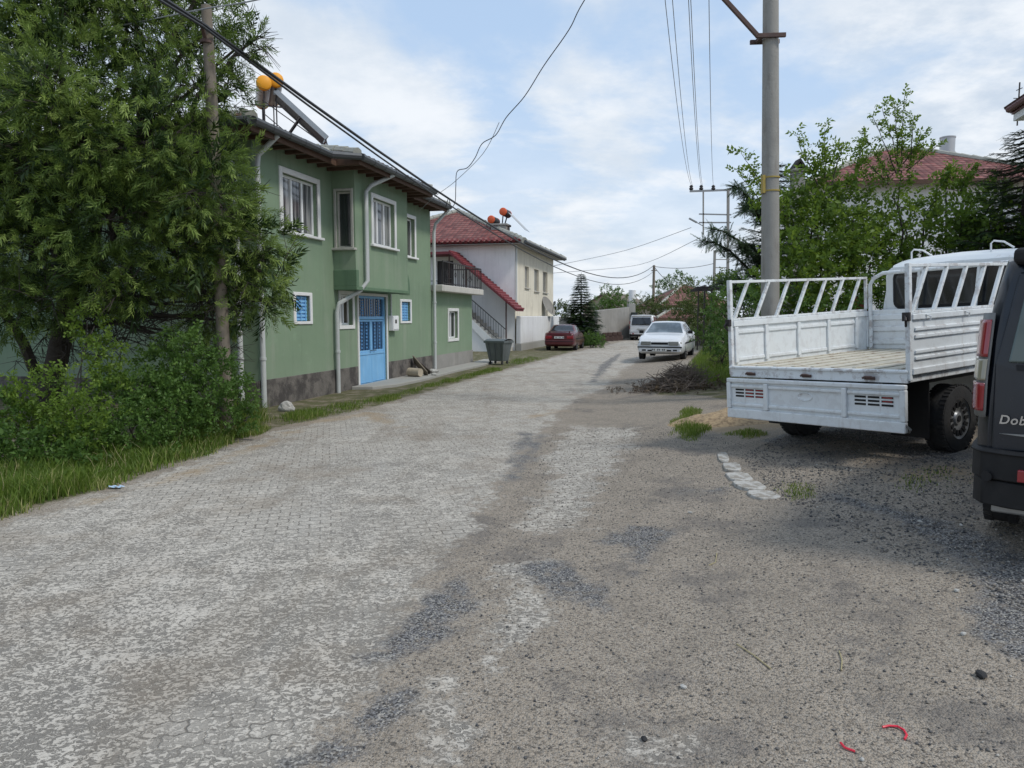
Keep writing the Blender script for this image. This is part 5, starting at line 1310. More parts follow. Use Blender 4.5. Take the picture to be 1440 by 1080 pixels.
# underframe
s = MB(); s.box(-.45, -.35, .1, 4.9, -.28, -.12); s.box(.35, .45, .1, 4.9, -.28, -.12)
for y in (.05, .55, 1.1, 1.7, 2.3): s.box(-HW + .05, HW - .05, y, y + .06, -.118, -.052)
s.tube([(-.8, 1.0, -.55), (.8, 1.0, -.55)], .05, 10); s.build('underframe', M['under'], tr)
s = MB(); s.box(-HW, HW, -.0, BL, -.049, -.045) if False else None
for sg in (-1, 1): s.box(*sorted((sg * (HW - .07), sg * (HW - .0))), .0, BL, -.12, -.052)
explode(s.build('side_rail', TW, tr, bevel=.006))
s = MB()
for sg in (-1, 1): s.box(*sorted((sg * .55, sg * .93)), .50, .52, -.72, -.15); s.bar((sg * .75, .5, -.1), (sg * .75, 1.5, -.1), .03, .03)
explode(s.build('mudflap', M['black'], tr, bevel=.004))
s = MB(); [s.bar((x, .05, -.1), (x, .12, -.55), .03, .03) for x in (-.6, .7)]; s.tube([(HW - .06, -.06, -.52), (HW + .0, -.09, -.51), (HW + .03, -.06, -.55), (HW + .0, -.03, -.58)], .012, 6); s.build('chain_hook', M['steel'], tr)
def wl(x, y):   # height of the ground under a wheel in truck coordinates
    q = MT @ Vector((x, y, -.8)); g = ghf(q.x, q.y); return (MT.inverted() @ Vector((q.x, q.y, g))).z
WR = .345
for x, sd in ((-.86, -1), (.86, 1)):
    z = wl(x, 1.05) + WR - .012; wheel(tr, x, 1.05, z, WR, .21, sd)
for x, sd in ((-.82, -1), (.82, 1)): wheel(tr, x, 4.55, wl(x, 4.55) + WR - .012, WR, .2, sd)
# cab
zb_ = -.62
CAB = [(2.83, zb_ + .1, .80, .0, .86, .50, .85, 1.04, .70, 1.08), (2.90, zb_, .84, .0, .90, .50, .885, 1.09, .74, 1.14), (3.15, zb_, .85, .0, .92, .50, .90, 1.13, .765, 1.195), (4.2, zb_, .85, .0, .92, .48, .90, 1.14, .77, 1.205),
       (4.65, zb_, .85, .0, .92, .46, .90, 1.08, .76, 1.14), (5.25, zb_, .84, .0, .915, .38, .88, .46, .78, .50), (5.75, zb_ + .05, .80, -.1, .89, .18, .84, .24, .72, .29), (5.95, zb_ + .15, .7, -.2, .80, .02, .74, .06, .62, .08)]
CB = Body(CAB); cab = CB.shell(40).build('cab', TW, tr, smooth=True)
cut_arches(cab, [(-.80, 4.55, -.42), (.80, 4.55, -.42)], .40)
s = MB()
def cabrect(mb, x0_, x1_, z0_, z1_, y, r=.07, th=.01):
    pts = []
    for cx, cz, a0 in ((x1_ - r, z1_ - r, 0), (x0_ + r, z1_ - r, 90), (x0_ + r, z0_ + r, 180), (x1_ - r, z0_ + r, 270)):
        for k in range(5): a = R(a0 + k * 22.5); pts.append((cx + r * math.cos(a), cz + r * math.sin(a)))
    mb.prism(pts, y, y + th, 'xz')
cabrect(s, -.66, .66, .56, .98, 2.808, .08, .03); rg = s.build('rear_window', M['glass_cab'] if 'glass_cab' in M else M['carglass'], cab)
s = MB(); cabrect(s, -.70, .70, .52, 1.02, 2.816, .10, .03); s.build('window_seal', M['black'], rg)
s = MB(); cabrect(s, -.80, .80, .46, 1.07, 2.824, .12, .03); s.build('rear_panel', TW, cab, bevel=.008)
for sd in (-1, 1):
    for c_ in (((2.98, 4.1), (3.75, 4.1), (3.75, 4.86), (3.05, 4.86)), ((3.85, 4.1), (4.95, 4.08), (4.62, 4.86), (3.85, 4.86))): s = MB(); CB.patch(s, c_, sd, nu=6, nv=4); s.build('side_window', M['carglass'], cab, smooth=True)
    s = MB(); s.box(*sorted((sd * .93, sd * 1.10)), 4.8, 4.86, .5, .78); s.build('mirror', M['black'], cab, bevel=.02)
s = MB(); CB.patch(s, ((5.18, 5.2), (5.18, 8.8), (4.72, 8.6), (4.72, 5.4)), nu=10, nv=6); s.build('windscreen', M['carglass'], cab, smooth=True)
s = MB()
for x in (-.45, .50): s.tube([(x - .1, 3.0, 1.16), (x - .1, 3.0, 1.25), (x - .07, 3.0, 1.28), (x + .02, 3.05, 1.26), (x + .11, 3.1, 1.18)], .011, 6)
explode(s.build('roof_bracket', M['white_pvc'], cab))
s = MB(); s.box(-.85, .85, 5.85, 6.05, -.55, -.35); s.build('front_bumper', M['black'], tr, bevel=.03)
for sd in (-1, 1): s = MB(); s.box(*sorted((sd * .45, sd * .75)), 5.8, 5.97, -.15, .02); s.build('headlight', M['lens'], tr, bevel=.02)
# ================================================================ vegetation
def orient(dirs, roll):
    """rotation matrices whose local x points along dirs"""
    d = dirs / np.linalg.norm(dirs, axis=1, keepdims=True); up = np.tile([0., 0, 1], (len(d), 1)); up[np.abs(d[:, 2]) > .95] = [0, 1, 0]
    y = np.cross(up, d); y /= np.linalg.norm(y, axis=1, keepdims=True); z = np.cross(d, y)
    c, s = np.cos(roll)[:, None], np.sin(roll)[:, None]; y2 = y * c + z * s; z2 = z * c - y * s
    return np.stack([d, y2, z2], -1)
def sprig(kind, variant):
    """vertices and quads of one sprig growing along +x, about 1 unit long"""
    r = np.random.default_rng(variant); V = []; Fq = []; S = []
    def leaf(p, d, L, w, fold=.25, shade=.5, tipdroop=.25):
        d = d / np.linalg.norm(d); side = np.cross(d, [0, 0, 1.]); side /= np.linalg.norm(side) + 1e-9; nn = np.cross(side, d)
        b = len(V); m = p + d * L * .45; t_ = p + d * L + np.array([0, 0, -tipdroop * L])
        V.extend([p, m + side * w / 2 + nn * w * fold, t_, m - side * w / 2 + nn * w * fold, m]); S.extend([shade] * 5)
        Fq.append([b, b + 1, b + 2, b + 4]); Fq.append([b, b + 4, b + 2, b + 3])
    if kind == 'narrow':
        n = 17
        for i in range(n):
            x = .12 + .85 * i / n; a = i * 2.4 + r.uniform(-.4, .4); sp = r.uniform(.55, .95)
            d = np.array([1.0, sp * math.cos(a), sp * math.sin(a) - .25]); droop = -.18 * x * x
            leaf(np.array([x, 0, droop]), d, r.uniform(.26, .40), r.uniform(.055, .08), shade=r.random() * .6 + .4 * x)
    elif kind == 'broad':
        n = 9
        for i in range(n):
            x = .1 + .9 * i / n; a = i * 2.4 + r.uniform(-.5, .5); sp = r.uniform(.7, 1.3)
            d = np.array([.6, sp * math.cos(a), sp * math.sin(a) - .15]); leaf(np.array([x, 0, -.1 * x * x]), d, r.uniform(.24, .38), r.uniform(.17, .26), .12, shade=r.random() * .6 + .4 * x, tipdroop=.35)
    elif kind == 'needle':
        n = 20
        for i in range(n):
            x = i / n; 
            for sg in (-1, 1, 0):
                d = np.array([.9, sg * r.uniform(.7, 1.1), r.uniform(-.15, .45)]); leaf(np.array([x, 0, -.08 * x * x]), d, r.uniform(.16, .24) * (1.1 - .5 * x), .035, .1, shade=r.random() * .7 + .3 * x, tipdroop=0)
    return np.array(V), np.array(Fq), np.array(S)
SPR = {k: [sprig(k, v) for v in range(5)] for k in ('narrow', 'broad', 'needle')}
def leaves(name, kind, pos, dirs, size, mat, parent, shade_add=None):
    n = len(pos); Vs, Fs, Ss = [], [], []; off = 0
    which = rng.integers(0, 5, n); Rm = orient(dirs, rng.uniform(0, 6.28, n) if kind != 'needle' else rng.uniform(-.5, .5, n))
    base_sh = rng.uniform(-.25, .25, n) if shade_add is None else shade_add + rng.uniform(-.15, .15, n)
    for k in range(5):
        m = which == k
        if not m.any(): continue
        V, Fq, S = SPR[kind][k]
        P = np.einsum('nij,vj->nvi', Rm[m], V) * size[m][:, None, None] + pos[m][:, None, :]
        Vs.append(P.reshape(-1, 3)); c = m.sum(); Fs.append((Fq[None] + (np.arange(c) * len(V))[:, None, None]).reshape(-1, 4) + off); off += c * len(V)
        Ss.append(np.clip(S[None] * .75 + base_sh[m][:, None], 0, 1).ravel())
    return mesh_np(name, np.concatenate(Vs), np.concatenate(Fs), mat, parent, attr=np.concatenate(Ss))
def shell_points(lobes, per, inner=.35, flat=1.0, seedcut=.35):
    """points and outward directions in the outer part of each lobe; lobes are (centre, radius)"""
    P, Dr, dep = [], [], []
    for c, r in lobes:
        n = max(6, int(per * r * r)); d = rng.normal(size=(n, 3)); d /= np.linalg.norm(d, axis=1, keepdims=True)
        rad = r * (inner + (1 - inner) * rng.random(n) ** .45)
        # ragged: radius modulated so the outline is uneven
        w = 1 + .22 * np.sin(d[:, 0] * 5 + c[0] * 3) * np.sin(d[:, 2] * 6 + c[2]) + .12 * np.sin(d[:, 1] * 11 + c[1])
        q = np.array(c)[None] + d * (rad * w)[:, None] * np.array([1, 1, flat]); P.append(q); Dr.append(d); dep.append(rad / r)
    return np.concatenate(P), np.concatenate(Dr), np.concatenate(dep)
def pl(base, *L):  # lobes given as (px, py, radius in px, depth) -> world
    out = []
    for px, py, r, Yd in L:
        q = at(px, py, Yd); out.append(((q.x, q.y, q.z), r * Yd / F))
    return out
def limb(mb, a, b, r0, r1, wig=.12, n=7, sag=0):
    a = Vector(a); b = Vector(b); L = (b - a).length; pts = []; rs = []
    off = Vector((0, 0, 0))
    for i in range(n + 1):
        t_ = i / n; 
        if 0 < i < n: off = off * .6 + Vector((random.gauss(0, 1), random.gauss(0, 1), random.gauss(0, .6))) * wig * L / n
        pts.append(a.lerp(b, t_) + off * math.sin(math.pi * t_) ** .5 + Vector((0, 0, -sag * 4 * t_ * (1 - t_)))); rs.append(r0 + (r1 - r0) * t_)
    mb.tube(pts, rs, 7); return pts
def twigs(mb, pts, n, L, r=.006, spread=1.0, down=.0):
    for _ in range(n):
        p = random.choice(pts); d = Vector((random.gauss(0, 1), random.gauss(0, 1), random.gauss(0, .7) - down)).normalized(); q = p + d * L * random.uniform(.5, 1.1)
        m = p.lerp(q, .5) + Vector((random.gauss(0, .05), random.gauss(0, .05), random.gauss(0, .05))) * L
        mb.tube([p, m, q], [r * 1.6, r, r * .5], 4, caps=False)
        for _ in range(2):
            d2 = (d + Vector((random.gauss(0, .7), random.gauss(0, .7), random.gauss(0, .7)))).normalized(); mb.tube([m, m + d2 * L * .45], [r, r * .4], 4, caps=False)

# ---------------------------------------------------------------- the big narrow-leaved tree at the left
tb = gp(62, 600); tb = Vector((at(62, 560, 12.0).x, 12.0, 0))
bt = empty('leafy_tree', tb, 0, 'huge dark green narrow-leaved tree filling the left, in front of the green house side wall', 'tree')
LOB = pl(tb, (20, 60, 95, 11), (110, 120, 85, 10.6), (60, 230, 100, 10.4), (200, 200, 85, 10.2), (150, 310, 85, 10.0), (40, 350, 80, 10.2), (262, 120, 56, 10.8), (225, 60, 55, 11.4), (330, 70, 36, 11.6), (288, 215, 55, 11.0),
         (326, 265, 34, 11.3), (372, 338, 42, 11.0), (330, 350, 58, 10.8), (355, 410, 42, 10.9), (372, 425, 24, 10.8), (250, 340, 60, 10.4), (300, 440, 36, 11.0), (180, 20, 70, 11.6), (95, 15, 70, 11.2), (290, 20, 45, 11.8), (270, 270, 70, 10.2), (120, 205, 70, 9.9), (10, 430, 50, 10.0), (185, 395, 46, 10.2), (-60, 200, 120, 10.5), (-70, 20, 110, 11), (-50, 360, 80, 10.3),
         (90, -50, 80, 11.5), (200, -60, 75, 11.7), (300, -40, 40, 12), (60, 130, 60, 9.6), (325, 130, 26, 11.5), (352, 60, 20, 11.4), (388, 388, 22, 10.9), (315, 305, 40, 10.5), (135, 390, 40, 10.0),(60,420,38,9.9))
wood = MB(); b0_ = Vector((0, 0, 0))
def W(q): return Vector(q) - tb
fork = W(at(95, 430, 11.6)); trunk = wood.tube([(0, 0, -.1), (.05, 0, .35), fork * .55, fork], [.23, .19, .165, .15], 10)
f2 = W(at(75, 300, 11.2)); f3 = W(at(160, 250, 11)); allp = []
allp += limb(wood, fork, f2, .13, .09); allp += limb(wood, fork, f3, .11, .07); allp += limb(wood, Vector((.05, 0, .35)), W(at(-20, 380, 11)), .10, .05)
allp += limb(wood, fork, W(at(300, 450, 11)), .06, .02); allp += limb(wood, fork * .8, W(at(230, 440, 11.4)), .05, .02)
for cc, rr in LOB:
    st_ = f2 if cc[0] < at(120, 200, 10.5).x else f3
    allp += limb(wood, st_, W(cc), .06, .018, .2)
wood.build('trunk', M['bark'], bt, smooth=True)
tw = MB(); twigs(tw, allp, 900, .8, .006, down=.2)
low = [W(at(random.uniform(20, 330), random.uniform(380, 500), random.uniform(10.8, 12.2))) for _ in range(70)]
twigs(tw, low, 420, .7, .005, down=.5); 
for q in low[:46]: limb(tw, q, fork.lerp(q, .3), .006, .02, .25)
tw.build('twigs', M['darktwig'], bt)
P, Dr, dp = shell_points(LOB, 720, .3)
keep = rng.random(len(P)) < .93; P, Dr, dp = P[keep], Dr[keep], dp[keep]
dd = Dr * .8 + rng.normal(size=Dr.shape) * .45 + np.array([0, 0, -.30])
o_ = leaves('crown', 'narrow', P - np.array(tb), dd, rng.uniform(.14, .28, len(P)), M['leafA'], bt, shade_add=(dp - .74) * 1.5 + .12 + .22 * np.sin(P[:, 0] * 2.1) * np.sin(P[:, 2] * 2.6 + P[:, 1]))  # leaves darken with depth in each lobe: inner-crown shade put into the colour
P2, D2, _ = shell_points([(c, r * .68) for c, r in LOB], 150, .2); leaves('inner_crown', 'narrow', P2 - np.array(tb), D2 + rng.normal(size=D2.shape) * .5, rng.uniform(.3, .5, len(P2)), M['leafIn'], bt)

# ---------------------------------------------------------------- brambles and shrubs under it
def shrub(name, label, lobes, leafm, kind, per, size, base, cat='shrub', group=None, inner=.25, stems=14, up=.25, stemm='darktwig', cut=None):
    b = Vector(base); r = empty(name, b, 0, label, cat, group)
    s = MB()
    for cc, rr in lobes:
        for _ in range(max(2, stems // len(lobes))):
            q = Vector(cc) + Vector((random.gauss(0, rr * .35), random.gauss(0, rr * .35), random.gauss(0, rr * .3))) - b; limb(s, (random.uniform(-.15, .15), random.uniform(-.1, .1), 0), q, .014, .004, .2, 5)
    s.build('stem', M[stemm], r)
    P, Dr, dp = shell_points(lobes, per, inner); z = gh(P[:, 0], P[:, 1]); P[:, 2] = np.maximum(P[:, 2], z + .03)
    dd = Dr * .7 + rng.normal(size=Dr.shape) * .5 + np.array([0, 0, up])
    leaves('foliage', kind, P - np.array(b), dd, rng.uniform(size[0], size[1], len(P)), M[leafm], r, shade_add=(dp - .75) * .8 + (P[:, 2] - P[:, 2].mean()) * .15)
    return r
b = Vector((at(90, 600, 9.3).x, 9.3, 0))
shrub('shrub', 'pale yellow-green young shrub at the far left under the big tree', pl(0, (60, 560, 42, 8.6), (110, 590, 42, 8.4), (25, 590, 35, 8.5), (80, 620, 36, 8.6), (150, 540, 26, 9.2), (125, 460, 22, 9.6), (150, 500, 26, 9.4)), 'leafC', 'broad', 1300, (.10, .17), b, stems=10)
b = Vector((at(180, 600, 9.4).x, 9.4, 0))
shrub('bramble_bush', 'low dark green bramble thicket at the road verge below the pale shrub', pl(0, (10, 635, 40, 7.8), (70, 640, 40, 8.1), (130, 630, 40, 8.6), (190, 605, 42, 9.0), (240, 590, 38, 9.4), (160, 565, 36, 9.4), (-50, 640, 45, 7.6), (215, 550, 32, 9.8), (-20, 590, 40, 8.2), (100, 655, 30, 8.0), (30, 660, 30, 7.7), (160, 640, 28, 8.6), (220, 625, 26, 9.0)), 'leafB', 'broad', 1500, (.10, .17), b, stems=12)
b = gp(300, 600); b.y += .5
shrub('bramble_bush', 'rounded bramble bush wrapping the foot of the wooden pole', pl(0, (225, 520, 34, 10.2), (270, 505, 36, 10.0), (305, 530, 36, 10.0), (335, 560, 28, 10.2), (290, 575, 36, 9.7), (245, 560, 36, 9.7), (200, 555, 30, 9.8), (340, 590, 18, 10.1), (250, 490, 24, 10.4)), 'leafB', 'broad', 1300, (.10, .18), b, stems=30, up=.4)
# ---------------------------------------------------------------- shrubs and trees behind the truck
def lit(name, label, lobes, base, per=330, size=(.22, .36), mat='leafC', kind='broad', cat='tree', shoots=(), trunk=.05, group=None, stemm='bark', inner=.2):
    b = Vector(base); r = empty(name, b, 0, label, cat, group); s = MB(); pts = []
    for cc, rr in lobes: pts += limb(s, (random.uniform(-.1, .1), 0, -.05), Vector(cc) - b, trunk, .012, .16)
    sp, sdirs = [], []
    for (x0_, y0_, x1_, y1_, Yd) in shoots:
        a_, e_ = at(x0_, y0_, Yd), at(x1_, y1_, Yd); pp = limb(s, a_ - b, e_ - b, .014, .004, .08, 8)
        for k, q in enumerate(pp[1:]):
            for _ in range(3): sp.append(tuple(q + b)); sdirs.append((random.gauss(0, .6), random.gauss(0, .6), random.uniform(.1, .8)))
    twigs(s, pts, 60, .5, .006); s.build('trunk', M[stemm], r, smooth=True)
    P, Dr, dp = shell_points(lobes, per, inner)
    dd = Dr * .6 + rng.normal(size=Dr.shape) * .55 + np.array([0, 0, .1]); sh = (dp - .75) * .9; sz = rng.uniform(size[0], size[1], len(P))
    if sp: P = np.concatenate([P, np.array(sp)]); dd = np.concatenate([dd, np.array(sdirs)]); sh = np.concatenate([sh, np.full(len(sp), .2)]); sz = np.concatenate([sz, rng.uniform(size[0] * .75, size[1] * .8, len(sp))])
    leaves('crown', kind, P - np.array(b), dd, sz, M[mat], r, shade_add=sh); return r
def gb(px, Yd): q = at(px, 445, Yd); return (q.x, Yd, ghf(q.x, Yd))
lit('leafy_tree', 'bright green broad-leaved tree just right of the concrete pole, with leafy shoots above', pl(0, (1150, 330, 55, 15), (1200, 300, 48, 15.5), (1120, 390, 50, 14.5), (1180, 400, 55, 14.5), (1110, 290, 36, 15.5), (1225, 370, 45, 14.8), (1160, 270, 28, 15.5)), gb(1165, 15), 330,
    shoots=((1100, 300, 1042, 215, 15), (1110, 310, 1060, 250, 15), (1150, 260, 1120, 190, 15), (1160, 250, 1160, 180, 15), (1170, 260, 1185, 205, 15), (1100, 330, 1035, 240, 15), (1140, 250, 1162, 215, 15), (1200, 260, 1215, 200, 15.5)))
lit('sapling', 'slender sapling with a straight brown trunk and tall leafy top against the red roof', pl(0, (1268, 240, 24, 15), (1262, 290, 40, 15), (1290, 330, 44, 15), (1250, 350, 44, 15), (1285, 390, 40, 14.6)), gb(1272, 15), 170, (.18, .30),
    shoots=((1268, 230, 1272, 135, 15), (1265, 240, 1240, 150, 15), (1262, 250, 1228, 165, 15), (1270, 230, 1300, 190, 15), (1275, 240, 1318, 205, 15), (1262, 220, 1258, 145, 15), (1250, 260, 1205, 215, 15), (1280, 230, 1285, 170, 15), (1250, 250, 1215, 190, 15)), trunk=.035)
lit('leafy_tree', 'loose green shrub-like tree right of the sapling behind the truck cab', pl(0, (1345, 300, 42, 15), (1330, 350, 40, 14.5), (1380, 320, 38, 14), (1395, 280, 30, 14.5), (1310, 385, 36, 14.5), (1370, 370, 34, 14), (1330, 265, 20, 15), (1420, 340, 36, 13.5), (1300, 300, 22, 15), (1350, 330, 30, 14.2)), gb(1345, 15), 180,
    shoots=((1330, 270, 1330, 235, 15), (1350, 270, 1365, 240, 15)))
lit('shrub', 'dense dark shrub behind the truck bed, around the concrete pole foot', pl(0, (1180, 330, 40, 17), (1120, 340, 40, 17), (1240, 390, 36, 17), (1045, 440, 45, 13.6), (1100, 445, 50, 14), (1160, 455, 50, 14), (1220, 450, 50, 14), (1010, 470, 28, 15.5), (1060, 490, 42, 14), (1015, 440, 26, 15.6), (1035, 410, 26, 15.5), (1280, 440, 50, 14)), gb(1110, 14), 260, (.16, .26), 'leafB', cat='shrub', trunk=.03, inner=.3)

def conifer(label, px, Yd, top, base_r, seed, mat='leafD', low=.12, name='spruce_tree', droop=.25, whorl=.17, dens=1.0, group=None, sp=(.14, .26), shape=.85):
    b = Vector(gb(px, Yd)); zt = at(px, top, Yd).z; H = zt - b.z; r = empty(name, b, 0, label, 'tree', group); s = MB()
    s.tube([(0, 0, -.1), (0, 0, H * .5), (0, 0, H)], [.02 + H * .018, H * .010, .008], 8); P, Dd, S_ = [], [], []; rr = random.Random(seed); z = H * low
    while z < H * .985:
        fr_ = 1 - (z - H * low) / (H * (1 - low)); Lr = base_r * (fr_ ** shape) * (.92 if fr_ < .97 else .8) + .06; k = rr.choice((6, 7, 8))
        for i in range(k):
            a = 6.283 * (i + rr.random() * .8) / k; L = Lr * rr.uniform(.68, 1.12); tip = Vector((math.cos(a) * L, math.sin(a) * L, z - L * droop + L * .1)); st_ = Vector((0, 0, z)); mid_ = st_.lerp(tip, .5) + Vector((0, 0, -L * .03))
            tip.z += L * .10; s.tube([st_, mid_, tip], [.008 + L * .012, .008, .004], 5, caps=False)
            n = max(4, int(L / .085 * dens)); dv = (tip - st_).normalized()
            for j in range(n):
                t_ = .18 + .82 * (j + rr.random()) / n; q = st_.lerp(mid_, t_ * 2) if t_ < .5 else mid_.lerp(tip, t_ * 2 - 1)
                for sg in (-1, 1):
                    sd_ = dv.cross(Vector((0, 0, 1))) * sg; P.append(q + Vector((0, 0, rr.uniform(-.02, .02)))); v = dv * .8 + sd_ * rr.uniform(.5, 1.1) + Vector((0, 0, rr.uniform(-.45, .12))); Dd.append(v); S_.append(rr.uniform(sp[0], sp[1]) * (1.15 - .35 * t_) * (.42 + .58 * min(1, fr_ * 1.6)))
        z += whorl * rr.uniform(.8, 1.2) * (1 if fr_ > .25 else .7)
    s.build('trunk', M['bark'], r, smooth=True)
    leaves('crown', 'needle', np.array([tuple(p) for p in P]), np.array([tuple(p) for p in Dd]), np.array(S_), M[mat], r); return r
conifer('dark spruce standing by the street end behind the dark red sedan', 817, 44, 383, 1.5, 3, low=.04, whorl=.145, sp=(.32, .55), dens=1.35)
conifer('tall dark spruce at the right picture edge below the white house corner', 1430, 13.6, 172, 1.75, 5, low=.2, whorl=.12, dens=1.7, sp=(.18, .32), shape=.55)
conifer('second dark spruce at the right edge, lower and behind the first', 1400, 16, 240, 1.3, 9, low=.2, whorl=.2, dens=.8, sp=(.18, .30), shape=.6)
cd = conifer('blue-green cedar left of the concrete pole with long drooping branches', 1088, 17.5, 225, 1.25, 11, 'leafE', low=.3, name='cedar_tree', droop=.12, whorl=.17, sp=(.18, .30), shape=.5, dens=1.5)
# the long low cedar branch reaching left
s = MB(); b = cd.location.copy(); P, Dd = [], []
for a_, c_ in (((1080, 385), (1000, 322)), ((1075, 400), (985, 338)), ((1080, 420), (1012, 400)), ((1075, 370), (1040, 350)), ((1075, 320), (1030, 262)), ((1075, 300), (1045, 300)), ((1085, 440), (1020, 410))):
    A_, C_ = at(*a_, 17.4) - b, at(*c_, 17.0) - b; mid_ = A_.lerp(C_, .55) + Vector((0, 0, .22)); pts = [A_, A_.lerp(mid_, .5), mid_, mid_.lerp(C_, .5) + Vector((0, 0, .06)), C_]; s.tube(pts, [.04, .03, .025, .015, .006], 6)
    for i in range(230):
        t_ = random.random() * 4; k = min(3, int(t_)); q = pts[k].lerp(pts[k + 1], t_ - k); P.append(tuple(q)); Dd.append((random.gauss(-.4, .7), random.gauss(0, .6), random.gauss(-.1, .5)))
s.build('branch', M['bark'], cd, smooth=True); leaves('branch_foliage', 'needle', np.array(P), np.array(Dd), rng.uniform(.16, .30, len(P)), M['leafE'], cd)

# mid-distance greenery down the street
FT = [('round dark green tree behind the concrete wall', pl(0, (858, 420, 16, 58), (870, 428, 14, 58), (845, 432, 12, 57)), gb(858, 58), 'leafB', 'tree'),
      ('bright green tree between the gate pier and the thin wooden pole', pl(0, (905, 432, 17, 64), (922, 428, 14, 64), (890, 440, 10, 63), (932, 442, 14, 63)), gb(908, 64), 'leafF', 'tree'),
      ('grey-green willow tree in front of the far red roof', pl(0, (968, 420, 22, 48), (985, 440, 24, 46), (960, 445, 18, 47), (1005, 430, 24, 45), (1000, 460, 22, 44), (1015, 400, 16, 44)), gb(985, 46), 'leafF', 'tree'),
      ('sparse dark tree behind the faded red roof', pl(0, (940, 398, 9, 74), (955, 392, 8, 74), (925, 402, 7, 74), (970, 396, 7, 74)), gb(945, 74), 'leafB', 'tree'),
      ('leafy hedge at the street end right of the white sedan', pl(0, (985, 475, 14, 38), (1005, 478, 16, 36), (965, 472, 10, 42), (950, 468, 8, 46)), gb(985, 37), 'leafF', 'hedge'),
      ('yellow-green bush left of the spruce above the low wall', pl(0, (790, 436, 9, 54), (780, 440, 7, 54), (800, 440, 8, 54)), gb(790, 54), 'leafF', 'bush')]
for lb, lobes, bs, mt, ct in FT:
    rm = max(r for c, r in lobes); lit('leafy_tree' if ct == 'tree' else ct, lb, lobes, bs, 130 / max(.6, rm) ** .7, (.30, .5), mat=mt, cat=ct, trunk=.05)
b = gp(833, 489); shrub('bush', 'low dark green bush at the foot of the spruce by the road', pl(0, (833, 478, 10, 40.5), (843, 481, 8, 40), (824, 480, 8, 40.5)), 'leafB', 'broad', 700, (.14, .24), (at(833, 480, 40.4).x, 40.4, 0), stems=8, cat='bush')
lit('vine', 'vine leaves growing over the dark pergola', pl(0, (1010, 396, 10, 27), (1030, 393, 12, 28), (1050, 396, 12, 28), (995, 398, 6, 27)), (pg.location.x + 2.3, 28, .6), 300, (.16, .26), 'leafC', cat='vine', trunk=.02)
lit('bush', 'dark green bush behind the grassy bank left of the truck', pl(0, (1008, 478, 20, 21), (1030, 470, 20, 20), (1042, 488, 14, 20)), gb(1020, 20.5), 420, (.13, .22), 'leafB', cat='bush', trunk=.02)

# tan mound beside the truck
q = gp(1040, 590); s = MB()
def mound(u, v):
    x = (u - .5) * 2.4; y = (v - .5) * 1.3; r_ = (x / 1.2) ** 2 + (y / .65) ** 2; xx, yy = q.x + x * .95 - y * .2, q.y + y + x * .1
    return (xx, yy, ghf(xx, yy) - .02 + .17 * max(0, 1 - r_) ** 1.2 * (1 + .25 * math.sin(x * 7 + y * 5) + .12 * math.sin(x * 17) * math.sin(y * 19)))
s.grid(mound, 48, 30)
SD = pmat('straw_chaff', (.40, .29, .17), .95, var=.35, scale=25, dirt=.8, dirtcol=(.20, .14, .085), dscale=16, bump=1, bscale=28, dlo=.45, dhi=.6)
tag(s.build('chaff_mound', SD, smooth=True, fix=False), 'low tan mound of straw chaff beside the rear left corner of the truck', 'mound', kind='stuff')
# dry stalks mixed into the verge
s = MB()
for _ in range(70):
    px_, py_ = random.choice(((random.uniform(0, 200), 0), (random.uniform(200, 385), 0))); Pv = np.array(verge); 
    a_ = random.random(); e0, e1 = Vector((*gp(0, 722)[:2], 0)), Vector((*gp(385, 600)[:2], 0)); b_ = e0.lerp(e1, a_) + Vector((random.uniform(-.7, .02), random.uniform(-.1, .4), 0)); h_ = random.uniform(.12, .34); d_ = Vector((random.gauss(0, .12), random.gauss(0, .12), h_))
    s.tube([b_, b_ + d_ * .6, b_ + d_ + Vector((random.gauss(0, .04), random.gauss(0, .04), -.02))], [.0028, .0022, .0012], 4, caps=False)
tag(s.build('dry_stalks', M['straw']), 'dry straw-coloured stalks sticking out of the left verge grass', 'dry grass', kind='stuff')

# brush pile
b = gp(951, 547); bp = empty('brush_pile', b, 0, 'pile of dry brown cut branches at the right road edge', 'brush pile'); s = MB()
for i in range(650):
    x = random.gauss(.05, .33); y = random.gauss(.1, .38); h_ = max(.04, .52 * math.exp(-((x - .1) / .6) ** 2 - (y / .7) ** 2)); z = random.uniform(0, h_); zz = ghf(b.x + x, b.y + y) - b.z
    d = Vector((random.gauss(.5, .8), random.gauss(0, .5), random.gauss(.12, .35))).normalized(); L = random.uniform(.10, .32); p0 = Vector((x, y, z + zz)) - d * L; p1 = Vector((x, y, z + zz)) + d * L; p0.z = max(p0.z, zz); p1.z = max(p1.z, zz); m_ = p0.lerp(p1, .5) + Vector((random.gauss(0, .04), random.gauss(0, .04), random.gauss(0, .04)))
    s.tube([p0, m_, p1], [.009, .007, .003], 4, caps=False)
s.build('branches', M['twig'], bp)
Pn = np.array([(random.gauss(0, .5), random.gauss(.0, .5), random.uniform(.0, .12)) for _ in range(260)]); Pn[:, 2] += gh(Pn[:, 0] + b.x, Pn[:, 1] + b.y) - b.z
M['deadleaf'] = leafmat('dead_leaves', (.06, .042, .028), (.17, .125, .08), trans=.1); leaves('dead_leaves', 'broad', Pn, rng.normal(size=Pn.shape), rng.uniform(.10, .2, len(Pn)), M['deadleaf'], bp)

